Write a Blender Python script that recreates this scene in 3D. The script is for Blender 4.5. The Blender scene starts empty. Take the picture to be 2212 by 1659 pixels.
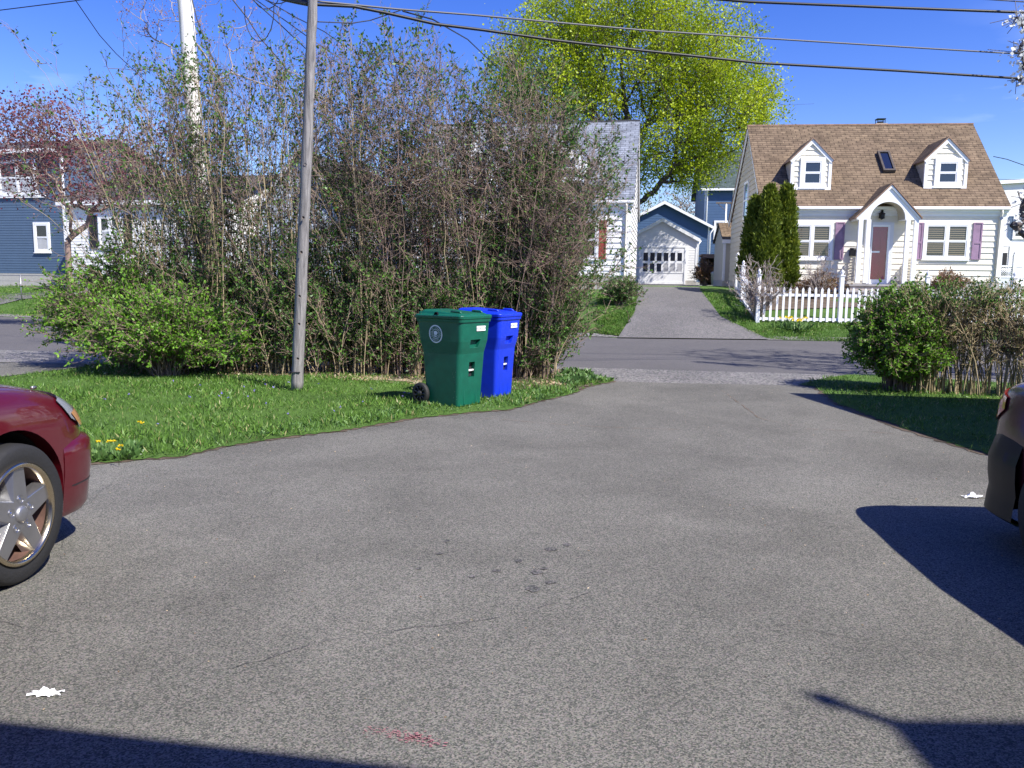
import bpy, bmesh, math, random
import numpy as np
from mathutils import Vector, Matrix
from mathutils.geometry import tessellate_polygon
R = math.radians
rng = np.random.default_rng(7); random.seed(7)
scene = bpy.context.scene
C = scene.collection

# ------------------------------------------------ camera
CAMH, PITCH, ROLL, FPX = 1.5, R(7.1), R(0.7), 1736.0      # focal length in px of a 2212 px wide frame
cam_d = bpy.data.cameras.new('camera'); cam = bpy.data.objects.new('camera', cam_d); C.objects.link(cam)
cam_d.sensor_fit = 'HORIZONTAL'; cam_d.angle = 2*math.atan(1106/FPX); cam_d.clip_start = .05; cam_d.clip_end = 3000
_f = Vector((0, math.cos(PITCH), -math.sin(PITCH))); _u0 = Vector((0, math.sin(PITCH), math.cos(PITCH))); _r0 = Vector((1, 0, 0))
_r = _r0*math.cos(ROLL) + _u0*math.sin(ROLL); _u = _u0*math.cos(ROLL) - _r0*math.sin(ROLL)
cam.matrix_world = Matrix(((_r.x, _u.x, -_f.x, 0), (_r.y, _u.y, -_f.y, 0), (_r.z, _u.z, -_f.z, CAMH), (0, 0, 0, 1)))
scene.camera = cam
scene.render.resolution_x, scene.render.resolution_y = 1024, 768
# ------------------------------------------------ world + sun
SD = Vector((.68, -.60, 1.0)).normalized()                  # towards the sun
elev = math.asin(SD.z); azim = math.atan2(SD.x, SD.y)
w = bpy.data.worlds.new('World'); scene.world = w; w.use_nodes = True
nt = w.node_tree; nt.nodes.clear()
sky = nt.nodes.new('ShaderNodeTexSky'); sky.sky_type = 'NISHITA'; sky.sun_disc = False
sky.sun_elevation = elev; sky.sun_rotation = azim; sky.air_density = 1.0; sky.dust_density = .3; sky.ozone_density = 3.0
hs = nt.nodes.new('ShaderNodeHueSaturation'); hs.inputs['Saturation'].default_value = 1.38; hs.inputs['Value'].default_value = .93
hs.inputs['Hue'].default_value = .53
nt.links.new(sky.outputs[0], hs.inputs['Color'])
tc = nt.nodes.new('ShaderNodeTexCoord'); mp = nt.nodes.new('ShaderNodeMapping'); mp.inputs['Scale'].default_value = (1.4, 1.4, 6.0)
mp.inputs['Location'].default_value = (3.1, .4, .35)
nz = nt.nodes.new('ShaderNodeTexNoise'); nz.inputs['Scale'].default_value = 2.2; nz.inputs['Detail'].default_value = 8; nz.inputs['Roughness'].default_value = .55
cr = nt.nodes.new('ShaderNodeValToRGB'); cr.color_ramp.elements[0].position = .47; cr.color_ramp.elements[1].position = .78
sx = nt.nodes.new('ShaderNodeSeparateXYZ'); mr = nt.nodes.new('ShaderNodeMapRange')   # wisps only low in the sky
mr.inputs['From Min'].default_value = .30; mr.inputs['From Max'].default_value = .08; mr.inputs['To Min'].default_value = 0; mr.inputs['To Max'].default_value = 1
ml = nt.nodes.new('ShaderNodeMath'); ml.operation = 'MULTIPLY'
mx = nt.nodes.new('ShaderNodeMixRGB'); mx.inputs['Color2'].default_value = (9.5, 10.2, 11.5, 1)
L_ = nt.links.new
L_(tc.outputs['Generated'], mp.inputs[0]); L_(mp.outputs[0], nz.inputs['Vector']); L_(nz.outputs['Fac'], cr.inputs[0])
L_(tc.outputs['Generated'], sx.inputs[0]); L_(sx.outputs['Z'], mr.inputs['Value']); L_(mr.outputs[0], ml.inputs[0]); L_(cr.outputs[0], ml.inputs[1])
ab = nt.nodes.new('ShaderNodeMath'); ab.operation = 'ABSOLUTE'; mk_ = nt.nodes.new('ShaderNodeMapRange'); mk_.inputs['From Min'].default_value = .43; mk_.inputs['From Max'].default_value = .52
ml2 = nt.nodes.new('ShaderNodeMath'); ml2.operation = 'MULTIPLY'; L_(sx.outputs['X'], ab.inputs[0]); L_(ab.outputs[0], mk_.inputs['Value']); L_(mk_.outputs[0], ml2.inputs[0]); L_(ml.outputs[0], ml2.inputs[1])
L_(ml2.outputs[0], mx.inputs['Fac']); L_(hs.outputs[0], mx.inputs['Color1'])
bgn = nt.nodes.new('ShaderNodeBackground'); bgn.inputs['Strength'].default_value = .13
wo = nt.nodes.new('ShaderNodeOutputWorld'); L_(mx.outputs[0], bgn.inputs[0]); L_(bgn.outputs[0], wo.inputs[0])
sun_d = bpy.data.lights.new('sun', 'SUN'); sun_d.energy = 4.8; sun_d.angle = R(.5); sun_d.color = (1, .955, .88)
sun = bpy.data.objects.new('sun', sun_d); C.objects.link(sun); sun.rotation_euler = SD.to_track_quat('Z', 'Y').to_euler()
vs = scene.view_settings; vs.view_transform = 'Standard'; vs.look = 'None'; vs.gamma = 1; vs.exposure = .78
scene.render.engine = 'CYCLES'

# ------------------------------------------------ pixel <-> world helpers (pixels of a 2212 x 1659 frame)
def ray(u, v): return (_f + _r*((u-1106)/FPX) + _u*((829.5-v)/FPX))
def at(u, v, Y):                                            # point on the plane y = Y
    d = ray(u, v); return Vector((0, 0, CAMH)) + d*(Y/d.y)
def gnd(u, v, z=0.0):                                       # point on the level z
    d = ray(u, v); return Vector((0, 0, CAMH)) + d*((z-CAMH)/d.z)
Z0 = 1.56                                                    # grade under the houses
class Frame:                                                # an upright local frame: x along, y back, z up
    def __init__(s, o, deg):
        a = R(deg); s.o = Vector((o[0], o[1], Z0)); s.deg = deg; s.ax = Vector((math.cos(a), math.sin(a), 0)); s.ay = Vector((-math.sin(a), math.cos(a), 0))
    def hit(s, u, v, off=0.0):
        d = ray(u, v); c = Vector((0, 0, CAMH))-s.o; t = (off-c.dot(s.ay))/d.dot(s.ay); p = c+d*t
        return p.dot(s.ax), p.z+s.o.z
# ------------------------------------------------ naming
def tag(o, label=None, cat=None, group=None, kind=None):
    if label: o['label'] = label
    if cat: o['category'] = cat
    if group: o['group'] = group
    if kind: o['kind'] = kind
    return o
def empty(name, loc=(0, 0, 0), rz=0.0, label=None, cat=None, group=None):
    o = bpy.data.objects.new(name, None); C.objects.link(o); o.location = loc; o.rotation_euler = (0, 0, R(rz)); o.empty_display_size = .2
    return tag(o, label, cat, group)
# ------------------------------------------------ materials
M = {}
def new_mat(n):
    m = bpy.data.materials.new(n); m.use_nodes = True; M[n] = m; return m, m.node_tree, m.node_tree.nodes['Principled BSDF']
def N(t, typ, **kw):
    n = t.nodes.new(typ)
    for k, v in kw.items():
        if k in n.inputs: n.inputs[k].default_value = v
        else: setattr(n, k, v)
    return n
def rgba(c): return (c[0], c[1], c[2], 1)
def simple(n, c, rough=.6, metal=0, spec=.5, var=.0, scale=6, coat=0, bump=0, bscale=60):
    m, t, b = new_mat(n); b.inputs['Base Color'].default_value = rgba(c); b.inputs['Roughness'].default_value = rough
    b.inputs['Metallic'].default_value = metal; b.inputs['Specular IOR Level'].default_value = spec; b.inputs['Coat Weight'].default_value = coat
    b.inputs['Coat Roughness'].default_value = .04
    co = N(t, 'ShaderNodeTexCoord')
    if var:
        no = N(t, 'ShaderNodeTexNoise', Scale=scale, Detail=6, Roughness=.65); t.links.new(co.outputs['Object'], no.inputs['Vector'])
        rp = N(t, 'ShaderNodeValToRGB'); e = rp.color_ramp.elements
        e[0].position = .3; e[1].position = .7; e[0].color = rgba([x*(1-var) for x in c]); e[1].color = rgba([min(1, x*(1+var)) for x in c])
        t.links.new(no.outputs['Fac'], rp.inputs[0]); t.links.new(rp.outputs[0], b.inputs['Base Color'])
    if bump:
        no = N(t, 'ShaderNodeTexNoise', Scale=bscale, Detail=4); t.links.new(co.outputs['Object'], no.inputs['Vector'])
        bp = N(t, 'ShaderNodeBump', Strength=bump, Distance=.01); t.links.new(no.outputs['Fac'], bp.inputs['Height']); t.links.new(bp.outputs[0], b.inputs['Normal'])
    return m
def leaf_mat(n, stops, trans=.35, rough=.45):
    """leaf colours picked per leaf from the 'tint' attribute"""
    m, t, b = new_mat(n); at_ = N(t, 'ShaderNodeAttribute', attribute_name='tint')
    rp = N(t, 'ShaderNodeValToRGB'); els = rp.color_ramp.elements
    while len(els) < len(stops): els.new(.5)
    for i, (p, c) in enumerate(stops): els[i].position = p; els[i].color = rgba(c)
    t.links.new(at_.outputs['Fac'], rp.inputs[0]); t.links.new(rp.outputs[0], b.inputs['Base Color'])
    b.inputs['Roughness'].default_value = rough; b.inputs['Specular IOR Level'].default_value = .35
    tr = N(t, 'ShaderNodeBsdfTranslucent'); t.links.new(rp.outputs[0], tr.inputs[0])
    mxs = N(t, 'ShaderNodeMixShader'); mxs.inputs[0].default_value = trans
    out = t.nodes['Material Output']; t.links.new(b.outputs[0], mxs.inputs[1]); t.links.new(tr.outputs[0], mxs.inputs[2]); t.links.new(mxs.outputs[0], out.inputs[0])
    return m
def asphalt(n, dark, light, cell=150, patch=.25, tint=(1, 1, 1), speck=.5, bump=.5, stretch=1):
    m, t, b = new_mat(n); co = N(t, 'ShaderNodeTexCoord'); l = t.links.new
    v1 = N(t, 'ShaderNodeTexVoronoi', Scale=cell); l(co.outputs['Object'], v1.inputs['Vector'])
    bw = N(t, 'ShaderNodeSeparateColor'); l(v1.outputs['Color'], bw.inputs[0])
    v2 = N(t, 'ShaderNodeTexNoise', Scale=cell*1.1, Detail=4, Roughness=.8); l(co.outputs['Object'], v2.inputs['Vector'])
    a = N(t, 'ShaderNodeMath', operation='MULTIPLY'); a.inputs[1].default_value = speck; l(bw.outputs[0], a.inputs[0])
    a2 = N(t, 'ShaderNodeMath', operation='MULTIPLY_ADD'); a2.inputs[1].default_value = 1-speck; l(v2.outputs['Fac'], a2.inputs[0]); l(a.outputs[0], a2.inputs[2])
    rp = N(t, 'ShaderNodeValToRGB'); e = rp.color_ramp.elements; e[0].position = .22; e[1].position = .80
    e[0].color = rgba(dark); e[1].color = rgba(light); l(a2.outputs[0], rp.inputs[0])
    # odd coloured stones
    hsv = N(t, 'ShaderNodeMixRGB', blend_type='OVERLAY'); hsv.inputs[0].default_value = .07; l(rp.outputs[0], hsv.inputs[1]); l(v1.outputs['Color'], hsv.inputs[2])
    pn = N(t, 'ShaderNodeTexNoise', Scale=.55, Detail=5, Roughness=.6, Distortion=.6); l(co.outputs['Object'], pn.inputs['Vector'])
    pr = N(t, 'ShaderNodeMapRange'); pr.inputs['From Min'].default_value = .32; pr.inputs['From Max'].default_value = .68
    pr.inputs['To Min'].default_value = 1-patch; pr.inputs['To Max'].default_value = 1+patch*.5; l(pn.outputs['Fac'], pr.inputs[0])
    p3 = N(t, 'ShaderNodeTexNoise', Scale=2.6, Detail=6, Roughness=.7, Distortion=1.2); l(co.outputs['Object'], p3.inputs['Vector'])
    q3 = N(t, 'ShaderNodeMapRange'); q3.inputs['From Min'].default_value = .3; q3.inputs['From Max'].default_value = .7; q3.inputs['To Min'].default_value = 1-patch*.35; q3.inputs['To Max'].default_value = 1+patch*.35; l(p3.outputs['Fac'], q3.inputs[0])
    pm_ = N(t, 'ShaderNodeMath', operation='MULTIPLY'); l(pr.outputs[0], pm_.inputs[0]); l(q3.outputs[0], pm_.inputs[1])
    mu = N(t, 'ShaderNodeVectorMath', operation='SCALE'); l(hsv.outputs[0], mu.inputs[0]); l(pm_.outputs[0], mu.inputs['Scale'])
    mt = N(t, 'ShaderNodeVectorMath', operation='MULTIPLY'); mt.inputs[1].default_value = tint; l(mu.outputs[0], mt.inputs[0])
    l(mt.outputs[0], b.inputs['Base Color']); b.inputs['Roughness'].default_value = .85; b.inputs['Specular IOR Level'].default_value = .25
    bp = N(t, 'ShaderNodeBump', Strength=bump, Distance=.006); l(a2.outputs[0], bp.inputs['Height']); l(bp.outputs[0], b.inputs['Normal'])
    return m
def two_noise(n, c1, c2, s1=2, s2=60, rough=.9, bump=.5, c3=None):
    m, t, b = new_mat(n); co = N(t, 'ShaderNodeTexCoord'); l = t.links.new
    n1 = N(t, 'ShaderNodeTexNoise', Scale=s1, Detail=6); n2 = N(t, 'ShaderNodeTexNoise', Scale=s2, Detail=4, Roughness=.7)
    l(co.outputs['Object'], n1.inputs['Vector']); l(co.outputs['Object'], n2.inputs['Vector'])
    ad = N(t, 'ShaderNodeMath', operation='MULTIPLY_ADD'); ad.inputs[1].default_value = .5; l(n1.outputs['Fac'], ad.inputs[0])
    hf = N(t, 'ShaderNodeMath', operation='MULTIPLY'); hf.inputs[1].default_value = .5; l(n2.outputs['Fac'], hf.inputs[0]); l(hf.outputs[0], ad.inputs[2])
    rp = N(t, 'ShaderNodeValToRGB'); e = rp.color_ramp.elements; e[0].position = .36; e[1].position = .64; e[0].color = rgba(c1); e[1].color = rgba(c2)
    if c3: k = e.new(.52); k.color = rgba(c3)
    l(ad.outputs[0], rp.inputs[0]); l(rp.outputs[0], b.inputs['Base Color']); b.inputs['Roughness'].default_value = rough; b.inputs['Specular IOR Level'].default_value = .2
    bp = N(t, 'ShaderNodeBump', Strength=bump, Distance=.02); l(n2.outputs['Fac'], bp.inputs['Height']); l(bp.outputs[0], b.inputs['Normal'])
    return m
def shingle_mat(n, c1, c2, mortar, bw=.34, rh=.135):
    m, t, b = new_mat(n); uv = N(t, 'ShaderNodeUVMap'); l = t.links.new
    br = N(t, 'ShaderNodeTexBrick', offset=.5, squash=1.0); br.inputs['Scale'].default_value = 1; br.inputs['Brick Width'].default_value = bw; br.inputs['Row Height'].default_value = rh
    br.inputs['Mortar Size'].default_value = .012; br.inputs['Mortar Smooth'].default_value = .2; br.inputs['Bias'].default_value = 0
    br.inputs['Color1'].default_value = rgba(c1); br.inputs['Color2'].default_value = rgba(c2); br.inputs['Mortar'].default_value = rgba(mortar)
    l(uv.outputs[0], br.inputs['Vector'])
    # each tab its own tone
    mpn = N(t, 'ShaderNodeMapping'); mpn.inputs['Scale'].default_value = (1/.17, 1/rh, 1); l(uv.outputs[0], mpn.inputs[0])
    wn = N(t, 'ShaderNodeTexVoronoi', Scale=1.0); wn.inputs['Randomness'].default_value = .35; l(mpn.outputs[0], wn.inputs['Vector'])
    sc = N(t, 'ShaderNodeSeparateColor'); l(wn.outputs['Color'], sc.inputs[0])
    mr_ = N(t, 'ShaderNodeMapRange'); mr_.inputs['To Min'].default_value = .76; mr_.inputs['To Max'].default_value = 1.2; l(sc.outputs[0], mr_.inputs[0])
    no = N(t, 'ShaderNodeTexNoise', Scale=.9, Detail=4); l(uv.outputs[0], no.inputs['Vector'])
    m2 = N(t, 'ShaderNodeMapRange'); m2.inputs['From Min'].default_value = .3; m2.inputs['From Max'].default_value = .7; m2.inputs['To Min'].default_value = .85; m2.inputs['To Max'].default_value = 1.12; l(no.outputs['Fac'], m2.inputs[0])
    mm = N(t, 'ShaderNodeMath', operation='MULTIPLY'); l(mr_.outputs[0], mm.inputs[0]); l(m2.outputs[0], mm.inputs[1])
    mu = N(t, 'ShaderNodeVectorMath', operation='SCALE'); l(br.outputs['Color'], mu.inputs[0]); l(mm.outputs[0], mu.inputs['Scale'])
    l(mu.outputs[0], b.inputs['Base Color']); b.inputs['Roughness'].default_value = .9; b.inputs['Specular IOR Level'].default_value = .2
    bp = N(t, 'ShaderNodeBump', Strength=.9, Distance=.012, invert=True); l(br.outputs['Fac'], bp.inputs['Height']); l(bp.outputs[0], b.inputs['Normal'])
    return m
def glass_mat(n, refl=.16, tint=(1, 1, 1)):
    m, t, b = new_mat(n); t.nodes.remove(b); tr = N(t, 'ShaderNodeBsdfTransparent'); tr.inputs[0].default_value = rgba(tint)
    gl = N(t, 'ShaderNodeBsdfGlossy'); gl.inputs['Roughness'].default_value = .03; mxs = N(t, 'ShaderNodeMixShader'); mxs.inputs[0].default_value = refl
    t.links.new(tr.outputs[0], mxs.inputs[1]); t.links.new(gl.outputs[0], mxs.inputs[2]); t.links.new(mxs.outputs[0], t.nodes['Material Output'].inputs[0])
    return m
asphalt('driveway', (.058, .057, .053), (.228, .22, .206), cell=185, patch=.24, speck=.6, bump=.6, tint=(1.02, 1.03, .96))
asphalt('road', (.075, .071, .07), (.15, .144, .14), cell=130, patch=.10, speck=.6, bump=.3)
asphalt('far_drive', (.08, .078, .076), (.20, .192, .184), cell=60, patch=.15, speck=.6, bump=.5)
asphalt('gravel', (.07, .07, .066), (.29, .28, .265), cell=42, patch=.2, speck=.7, bump=1)
asphalt('stain', (.036, .035, .034), (.17, .165, .158), cell=120, patch=.1, speck=.6, bump=.8)
two_noise('soil', (.055, .042, .03), (.17, .13, .095), 3, 50)
two_noise('mulch', (.20, .14, .09), (.62, .52, .38), 8, 42, bump=1)
two_noise('turf', (.04, .08, .015), (.10, .17, .04), .7, 40, bump=1, c3=(.085, .16, .03))
two_noise('turf_far', (.045, .095, .018), (.10, .17, .04), .9, 30, bump=.8, c3=(.07, .13, .026))
leaf_mat('grass_blade', [(0, (.065, .145, .018)), (.5, (.125, .255, .042)), (.85, (.20, .34, .065)), (1, (.36, .34, .15))], .3)
simple('white_siding', (.83, .82, .80), .5, var=.02, scale=3)
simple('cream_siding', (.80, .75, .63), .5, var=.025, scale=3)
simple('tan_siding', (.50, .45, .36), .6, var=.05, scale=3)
simple('white_trim', (.86, .86, .86), .4, var=.02, scale=4)
simple('slate_siding', (.075, .12, .19), .6, var=.06, scale=2)
simple('blue_siding', (.05, .105, .21), .6, var=.06, scale=2)
simple('paleblue_siding', (.50, .56, .64), .6, var=.04, scale=2)
simple('grey_siding', (.66, .68, .72), .6, var=.04, scale=2)
simple('concrete', (.42, .40, .37), .85, var=.12, scale=8, bump=.3)
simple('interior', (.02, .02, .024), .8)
simple('curtain', (.45, .45, .47), .8, var=.1, scale=5)
simple('blind', (.17, .135, .08), .6)
simple('red_shutter', (.30, .05, .035), .55, var=.1, scale=5)
simple('purple_shutter', (.30, .19, .28), .5, var=.25, scale=3)
simple('door_red', (.27, .002, .06), .35, var=.15, scale=3)
simple('stone', (.36, .31, .27), .8, var=.45, scale=5, bump=.6, bscale=20)
simple('slab', (.33, .31, .30), .7, var=.1)
simple('black_metal', (.02, .02, .022), .4, metal=.6)
simple('grey_metal', (.35, .35, .36), .4, metal=.8, var=.1)
simple('cable', (.012, .012, .014), .5)
simple('cable_grey', (.10, .10, .11), .5)
simple('yellow', (.75, .60, .03), .5)
simple('skylight_glass', (.012, .016, .03), .06, spec=.8, coat=.5)
shingle_mat('brown_shingle', (.205, .150, .098), (.15, .108, .072), (.075, .053, .038))
shingle_mat('grey_shingle', (.24, .26, .30), (.19, .21, .25), (.09, .10, .12))
shingle_mat('green_shingle', (.09, .12, .11), (.06, .085, .08), (.03, .04, .04))
shingle_mat('dark_shingle', (.12, .12, .13), (.09, .09, .10), (.04, .04, .045))
simple('brick', (.30, .19, .13), .85, var=.4, scale=7, bump=.8, bscale=14)
glass_mat('glass', .06); glass_mat('dark_glass', .25, (.15, .15, .17))
simple('bark', (.14, .115, .10), .9, var=.35, scale=12, bump=.8, bscale=30)
simple('bark_dark', (.075, .062, .055), .9, var=.35, scale=9, bump=.8, bscale=20)
simple('twig_tan', (.36, .29, .17), .8, var=.45, scale=2.5)
simple('twig_brown', (.25, .175, .14), .8, var=.4, scale=2.5)
simple('twig_grey', (.33, .28, .25), .8, var=.3, scale=3)
leaf_mat('privet', [(0, (.03, .085, .02)), (.5, (.075, .18, .03)), (.8, (.14, .28, .045)), (1, (.20, .26, .06))], .32)
leaf_mat('bright_leaf', [(0, (.08, .20, .018)), (.6, (.17, .36, .035)), (1, (.28, .48, .05))], .35)
leaf_mat('box_leaf', [(0, (.06, .15, .012)), (.6, (.14, .30, .025)), (1, (.26, .44, .05))], .3)
leaf_mat('maple_leaf', [(0, (.16, .25, .012)), (.5, (.37, .48, .015)), (1, (.60, .66, .03))], .45)
leaf_mat('red_leaf', [(0, (.10, .03, .04)), (.6, (.22, .065, .085)), (1, (.28, .13, .11))], .35)
leaf_mat('bud_leaf', [(0, (.30, .10, .05)), (.6, (.45, .20, .08)), (1, (.50, .32, .14))], .35)
leaf_mat('cedar', [(0, (.05, .085, .008)), (.6, (.14, .19, .014)), (1, (.27, .30, .03))], .25, .6)
leaf_mat('blossom', [(0, (.75, .78, .72)), (.8, (.85, .86, .84)), (1, (.35, .45, .2))], .4)
leaf_mat('rust_leaf', [(0, (.16, .07, .03)), (.6, (.26, .14, .05)), (1, (.20, .20, .06))], .3)
leaf_mat('dry_leaf', [(0, (.22, .13, .07)), (.5, (.45, .33, .2)), (1, (.68, .56, .40))], .1)
leaf_mat('weed_leaf', [(0, (.06, .13, .03)), (.6, (.11, .21, .06)), (1, (.20, .32, .10))], .25)
leaf_mat('far_leaf', [(0, (.10, .09, .06)), (.5, (.17, .15, .11)), (1, (.20, .22, .12))], .3)
leaf_mat('yellow_petal', [(0, (.85, .62, .01)), (1, (.95, .75, .03))], .2)
leaf_mat('violet_petal', [(0, (.22, .18, .60)), (1, (.40, .34, .75))], .2)
# weathered wood pole: vertical grain
m, t, b = new_mat('old_wood'); co = N(t, 'ShaderNodeTexCoord'); mpn = N(t, 'ShaderNodeMapping'); mpn.inputs['Scale'].default_value = (38, 38, 1.5)
n1 = N(t, 'ShaderNodeTexNoise', Scale=1.0, Detail=8, Roughness=.7); rp = N(t, 'ShaderNodeValToRGB'); e = rp.color_ramp.elements
e[0].position = .30; e[1].position = .68; e[0].color = (.07, .066, .07, 1); e[1].color = (.36, .34, .325, 1)
t.links.new(co.outputs['Object'], mpn.inputs[0]); t.links.new(mpn.outputs[0], n1.inputs['Vector']); t.links.new(n1.outputs['Fac'], rp.inputs[0]); t.links.new(rp.outputs[0], b.inputs['Base Color'])
b.inputs['Roughness'].default_value = .85; bp = N(t, 'ShaderNodeBump', Strength=.8, Distance=.012); t.links.new(n1.outputs['Fac'], bp.inputs['Height']); t.links.new(bp.outputs[0], b.inputs['Normal'])
m, t, b = new_mat('pale_pole'); co = N(t, 'ShaderNodeTexCoord'); mpn = N(t, 'ShaderNodeMapping'); mpn.inputs['Scale'].default_value = (16, 16, .9)
n1 = N(t, 'ShaderNodeTexNoise', Scale=1.0, Detail=8, Roughness=.7); rp = N(t, 'ShaderNodeValToRGB'); e = rp.color_ramp.elements
e[0].position = .25; e[1].position = .6; e[0].color = (.42, .39, .35, 1); e[1].color = (.80, .78, .74, 1)
t.links.new(co.outputs['Object'], mpn.inputs[0]); t.links.new(mpn.outputs[0], n1.inputs['Vector']); t.links.new(n1.outputs['Fac'], rp.inputs[0]); t.links.new(rp.outputs[0], b.inputs['Base Color']); b.inputs['Roughness'].default_value = .8

# ------------------------------------------------ mesh helpers
class MB:
    """collects shapes, builds ONE mesh object"""
    def __init__(s): s.v = []; s.f = []; s.m = []; s.uv = {}; s.sm = []
    def add(s, vs, fs, m=0, uvs=None, smooth=False):
        b = len(s.v); s.v += [tuple(p) for p in vs]
        for i, f in enumerate(fs):
            if uvs: s.uv[len(s.f)] = uvs[i]
            s.f.append(tuple(b+j for j in f)); s.m.append(m); s.sm.append(smooth)
        return s
    def box(s, x0, y0, z0, x1, y1, z1, m=0):
        v = [(x0, y0, z0), (x1, y0, z0), (x1, y1, z0), (x0, y1, z0), (x0, y0, z1), (x1, y0, z1), (x1, y1, z1), (x0, y1, z1)]
        return s.add(v, [(0, 3, 2, 1), (4, 5, 6, 7), (0, 1, 5, 4), (1, 2, 6, 5), (2, 3, 7, 6), (3, 0, 4, 7)], m)
    def prism(s, poly, y0, y1, m=0):                        # poly in x,z (counter-clockwise seen from -y), extruded along y
        n = len(poly); v = [(x, y0, z) for x, z in poly]+[(x, y1, z) for x, z in poly]
        tri = tessellate_polygon([[Vector((x, z, 0)) for x, z in poly]])
        f = [tuple(t_) for t_ in tri]+[tuple(n+j for j in reversed(t_)) for t_ in tri]
        f += [(i, i+n, (i+1) % n+n, (i+1) % n) for i in range(n)]
        return s.add(v, f, m)
    def hprism(s, poly, z0, z1, m=0):                       # poly in x,y extruded along z
        n = len(poly); v = [(x, y, z0) for x, y in poly]+[(x, y, z1) for x, y in poly]
        tri = tessellate_polygon([[Vector((x, y, 0)) for x, y in poly]])
        f = [tuple(n+j for j in t_) for t_ in tri]+[tuple(reversed(t_)) for t_ in tri]
        f += [(i, (i+1) % n, (i+1) % n+n, i+n) for i in range(n)]
        return s.add(v, f, m)
    def quad(s, a, b, c, d, m=0, uv=None): return s.add([a, b, c, d], [(0, 1, 2, 3)], m, [uv] if uv else None)
    def tube(s, pts, rad, n=8, m=0, smooth=True, cap=True):
        pts = [Vector(p) for p in pts]; k = len(pts); rad = [rad]*k if not hasattr(rad, '__len__') else rad
        vs = []; t0 = None
        for i, p in enumerate(pts):
            t_ = (pts[min(i+1, k-1)]-pts[max(i-1, 0)]).normalized()
            a = t_.cross(Vector((0, 0, 1)) if abs(t_.z) < .9 else Vector((1, 0, 0))).normalized() if t0 is None else (t0-t_*t0.dot(t_)).normalized()
            t0 = a; b_ = t_.cross(a)
            vs += [p+(a*math.cos(2*math.pi*j/n)+b_*math.sin(2*math.pi*j/n))*rad[i] for j in range(n)]
        fs = [(i*n+j, i*n+(j+1) % n, (i+1)*n+(j+1) % n, (i+1)*n+j) for i in range(k-1) for j in range(n)]
        if cap: fs += [tuple(range(n-1, -1, -1)), tuple((k-1)*n+j for j in range(n))]
        return s.add(vs, fs, m, None, smooth)
    def lathe(s, prof, axis='z', org=(0, 0, 0), n=24, m=0, smooth=True, a0=0, a1=360):
        vs = []; full = (a1-a0) >= 360; cnt = n if full else n+1
        for r_, h in prof:
            for j in range(cnt):
                a = R(a0+(a1-a0)*j/n); c_, s_ = math.cos(a)*r_, math.sin(a)*r_
                p = (c_, s_, h) if axis == 'z' else ((c_, h, s_) if axis == 'y' else (h, c_, s_))
                vs.append((p[0]+org[0], p[1]+org[1], p[2]+org[2]))
        fs = [(i*cnt+j, i*cnt+(j+1) % cnt, (i+1)*cnt+(j+1) % cnt, (i+1)*cnt+j) for i in range(len(prof)-1) for j in range(n)]
        return s.add(vs, fs, m, None, smooth)
    def xf(s, M4, start=0):
        for i in range(start, len(s.v)): s.v[i] = tuple(M4 @ Vector(s.v[i]))
        return s
    def build(s, name, mats, parent=None, loc=None, bevel=0, recalc=True):
        me = bpy.data.meshes.new(name); me.from_pydata(s.v, [], s.f)
        for k in (mats if isinstance(mats, (list, tuple)) else [mats]): me.materials.append(M[k])
        me.polygons.foreach_set('material_index', s.m); me.polygons.foreach_set('use_smooth', s.sm)
        if s.uv:
            ul = me.uv_layers.new(name='UVMap')
            for p in me.polygons:
                if p.index in s.uv:
                    for li, q in zip(p.loop_indices, s.uv[p.index]): ul.data[li].uv = q
        if recalc:
            bm = bmesh.new(); bm.from_mesh(me); bmesh.ops.recalc_face_normals(bm, faces=bm.faces); bm.to_mesh(me); bm.free()
        o = bpy.data.objects.new(name, me); C.objects.link(o)
        if parent: o.parent = parent
        if loc: o.location = loc
        if bevel: bv = o.modifiers.new('bevel', 'BEVEL'); bv.width = bevel; bv.segments = 2; bv.limit_method = 'ANGLE'
        return o
class NPM:
    """numpy mesh of quads, with a per-face random tint"""
    def __init__(s): s.v = []; s.q = []; s.m = []; s.t = []; s.n = 0
    def add(s, V, Q, m=0, tint=None):
        s.v.append(V); s.q.append(Q+s.n); s.m.append(np.full(len(Q), m, np.int32)); s.n += len(V)
        s.t.append(np.zeros(len(V), np.float32) if tint is None else tint.astype(np.float32))
    def build(s, name, mats, parent=None, smooth=False):
        V = np.concatenate(s.v).astype(np.float32); Q = np.concatenate(s.q).astype(np.int32); mi = np.concatenate(s.m); T = np.concatenate(s.t)
        me = bpy.data.meshes.new(name); me.vertices.add(len(V)); me.vertices.foreach_set('co', V.ravel())
        me.loops.add(len(Q)*4); me.loops.foreach_set('vertex_index', Q.ravel()); me.polygons.add(len(Q))
        me.polygons.foreach_set('loop_start', np.arange(0, len(Q)*4, 4, dtype=np.int32)); me.polygons.foreach_set('loop_total', np.full(len(Q), 4, np.int32))
        for k in (mats if isinstance(mats, (list, tuple)) else [mats]): me.materials.append(M[k])
        me.polygons.foreach_set('material_index', mi)
        a = me.attributes.new('tint', 'FLOAT', 'POINT'); a.data.foreach_set('value', T)
        me.update(calc_edges=True); me.validate()
        if smooth: me.polygons.foreach_set('use_smooth', np.ones(len(me.polygons), bool))
        o = bpy.data.objects.new(name, me); C.objects.link(o)
        if parent: o.parent = parent
        return o
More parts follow.
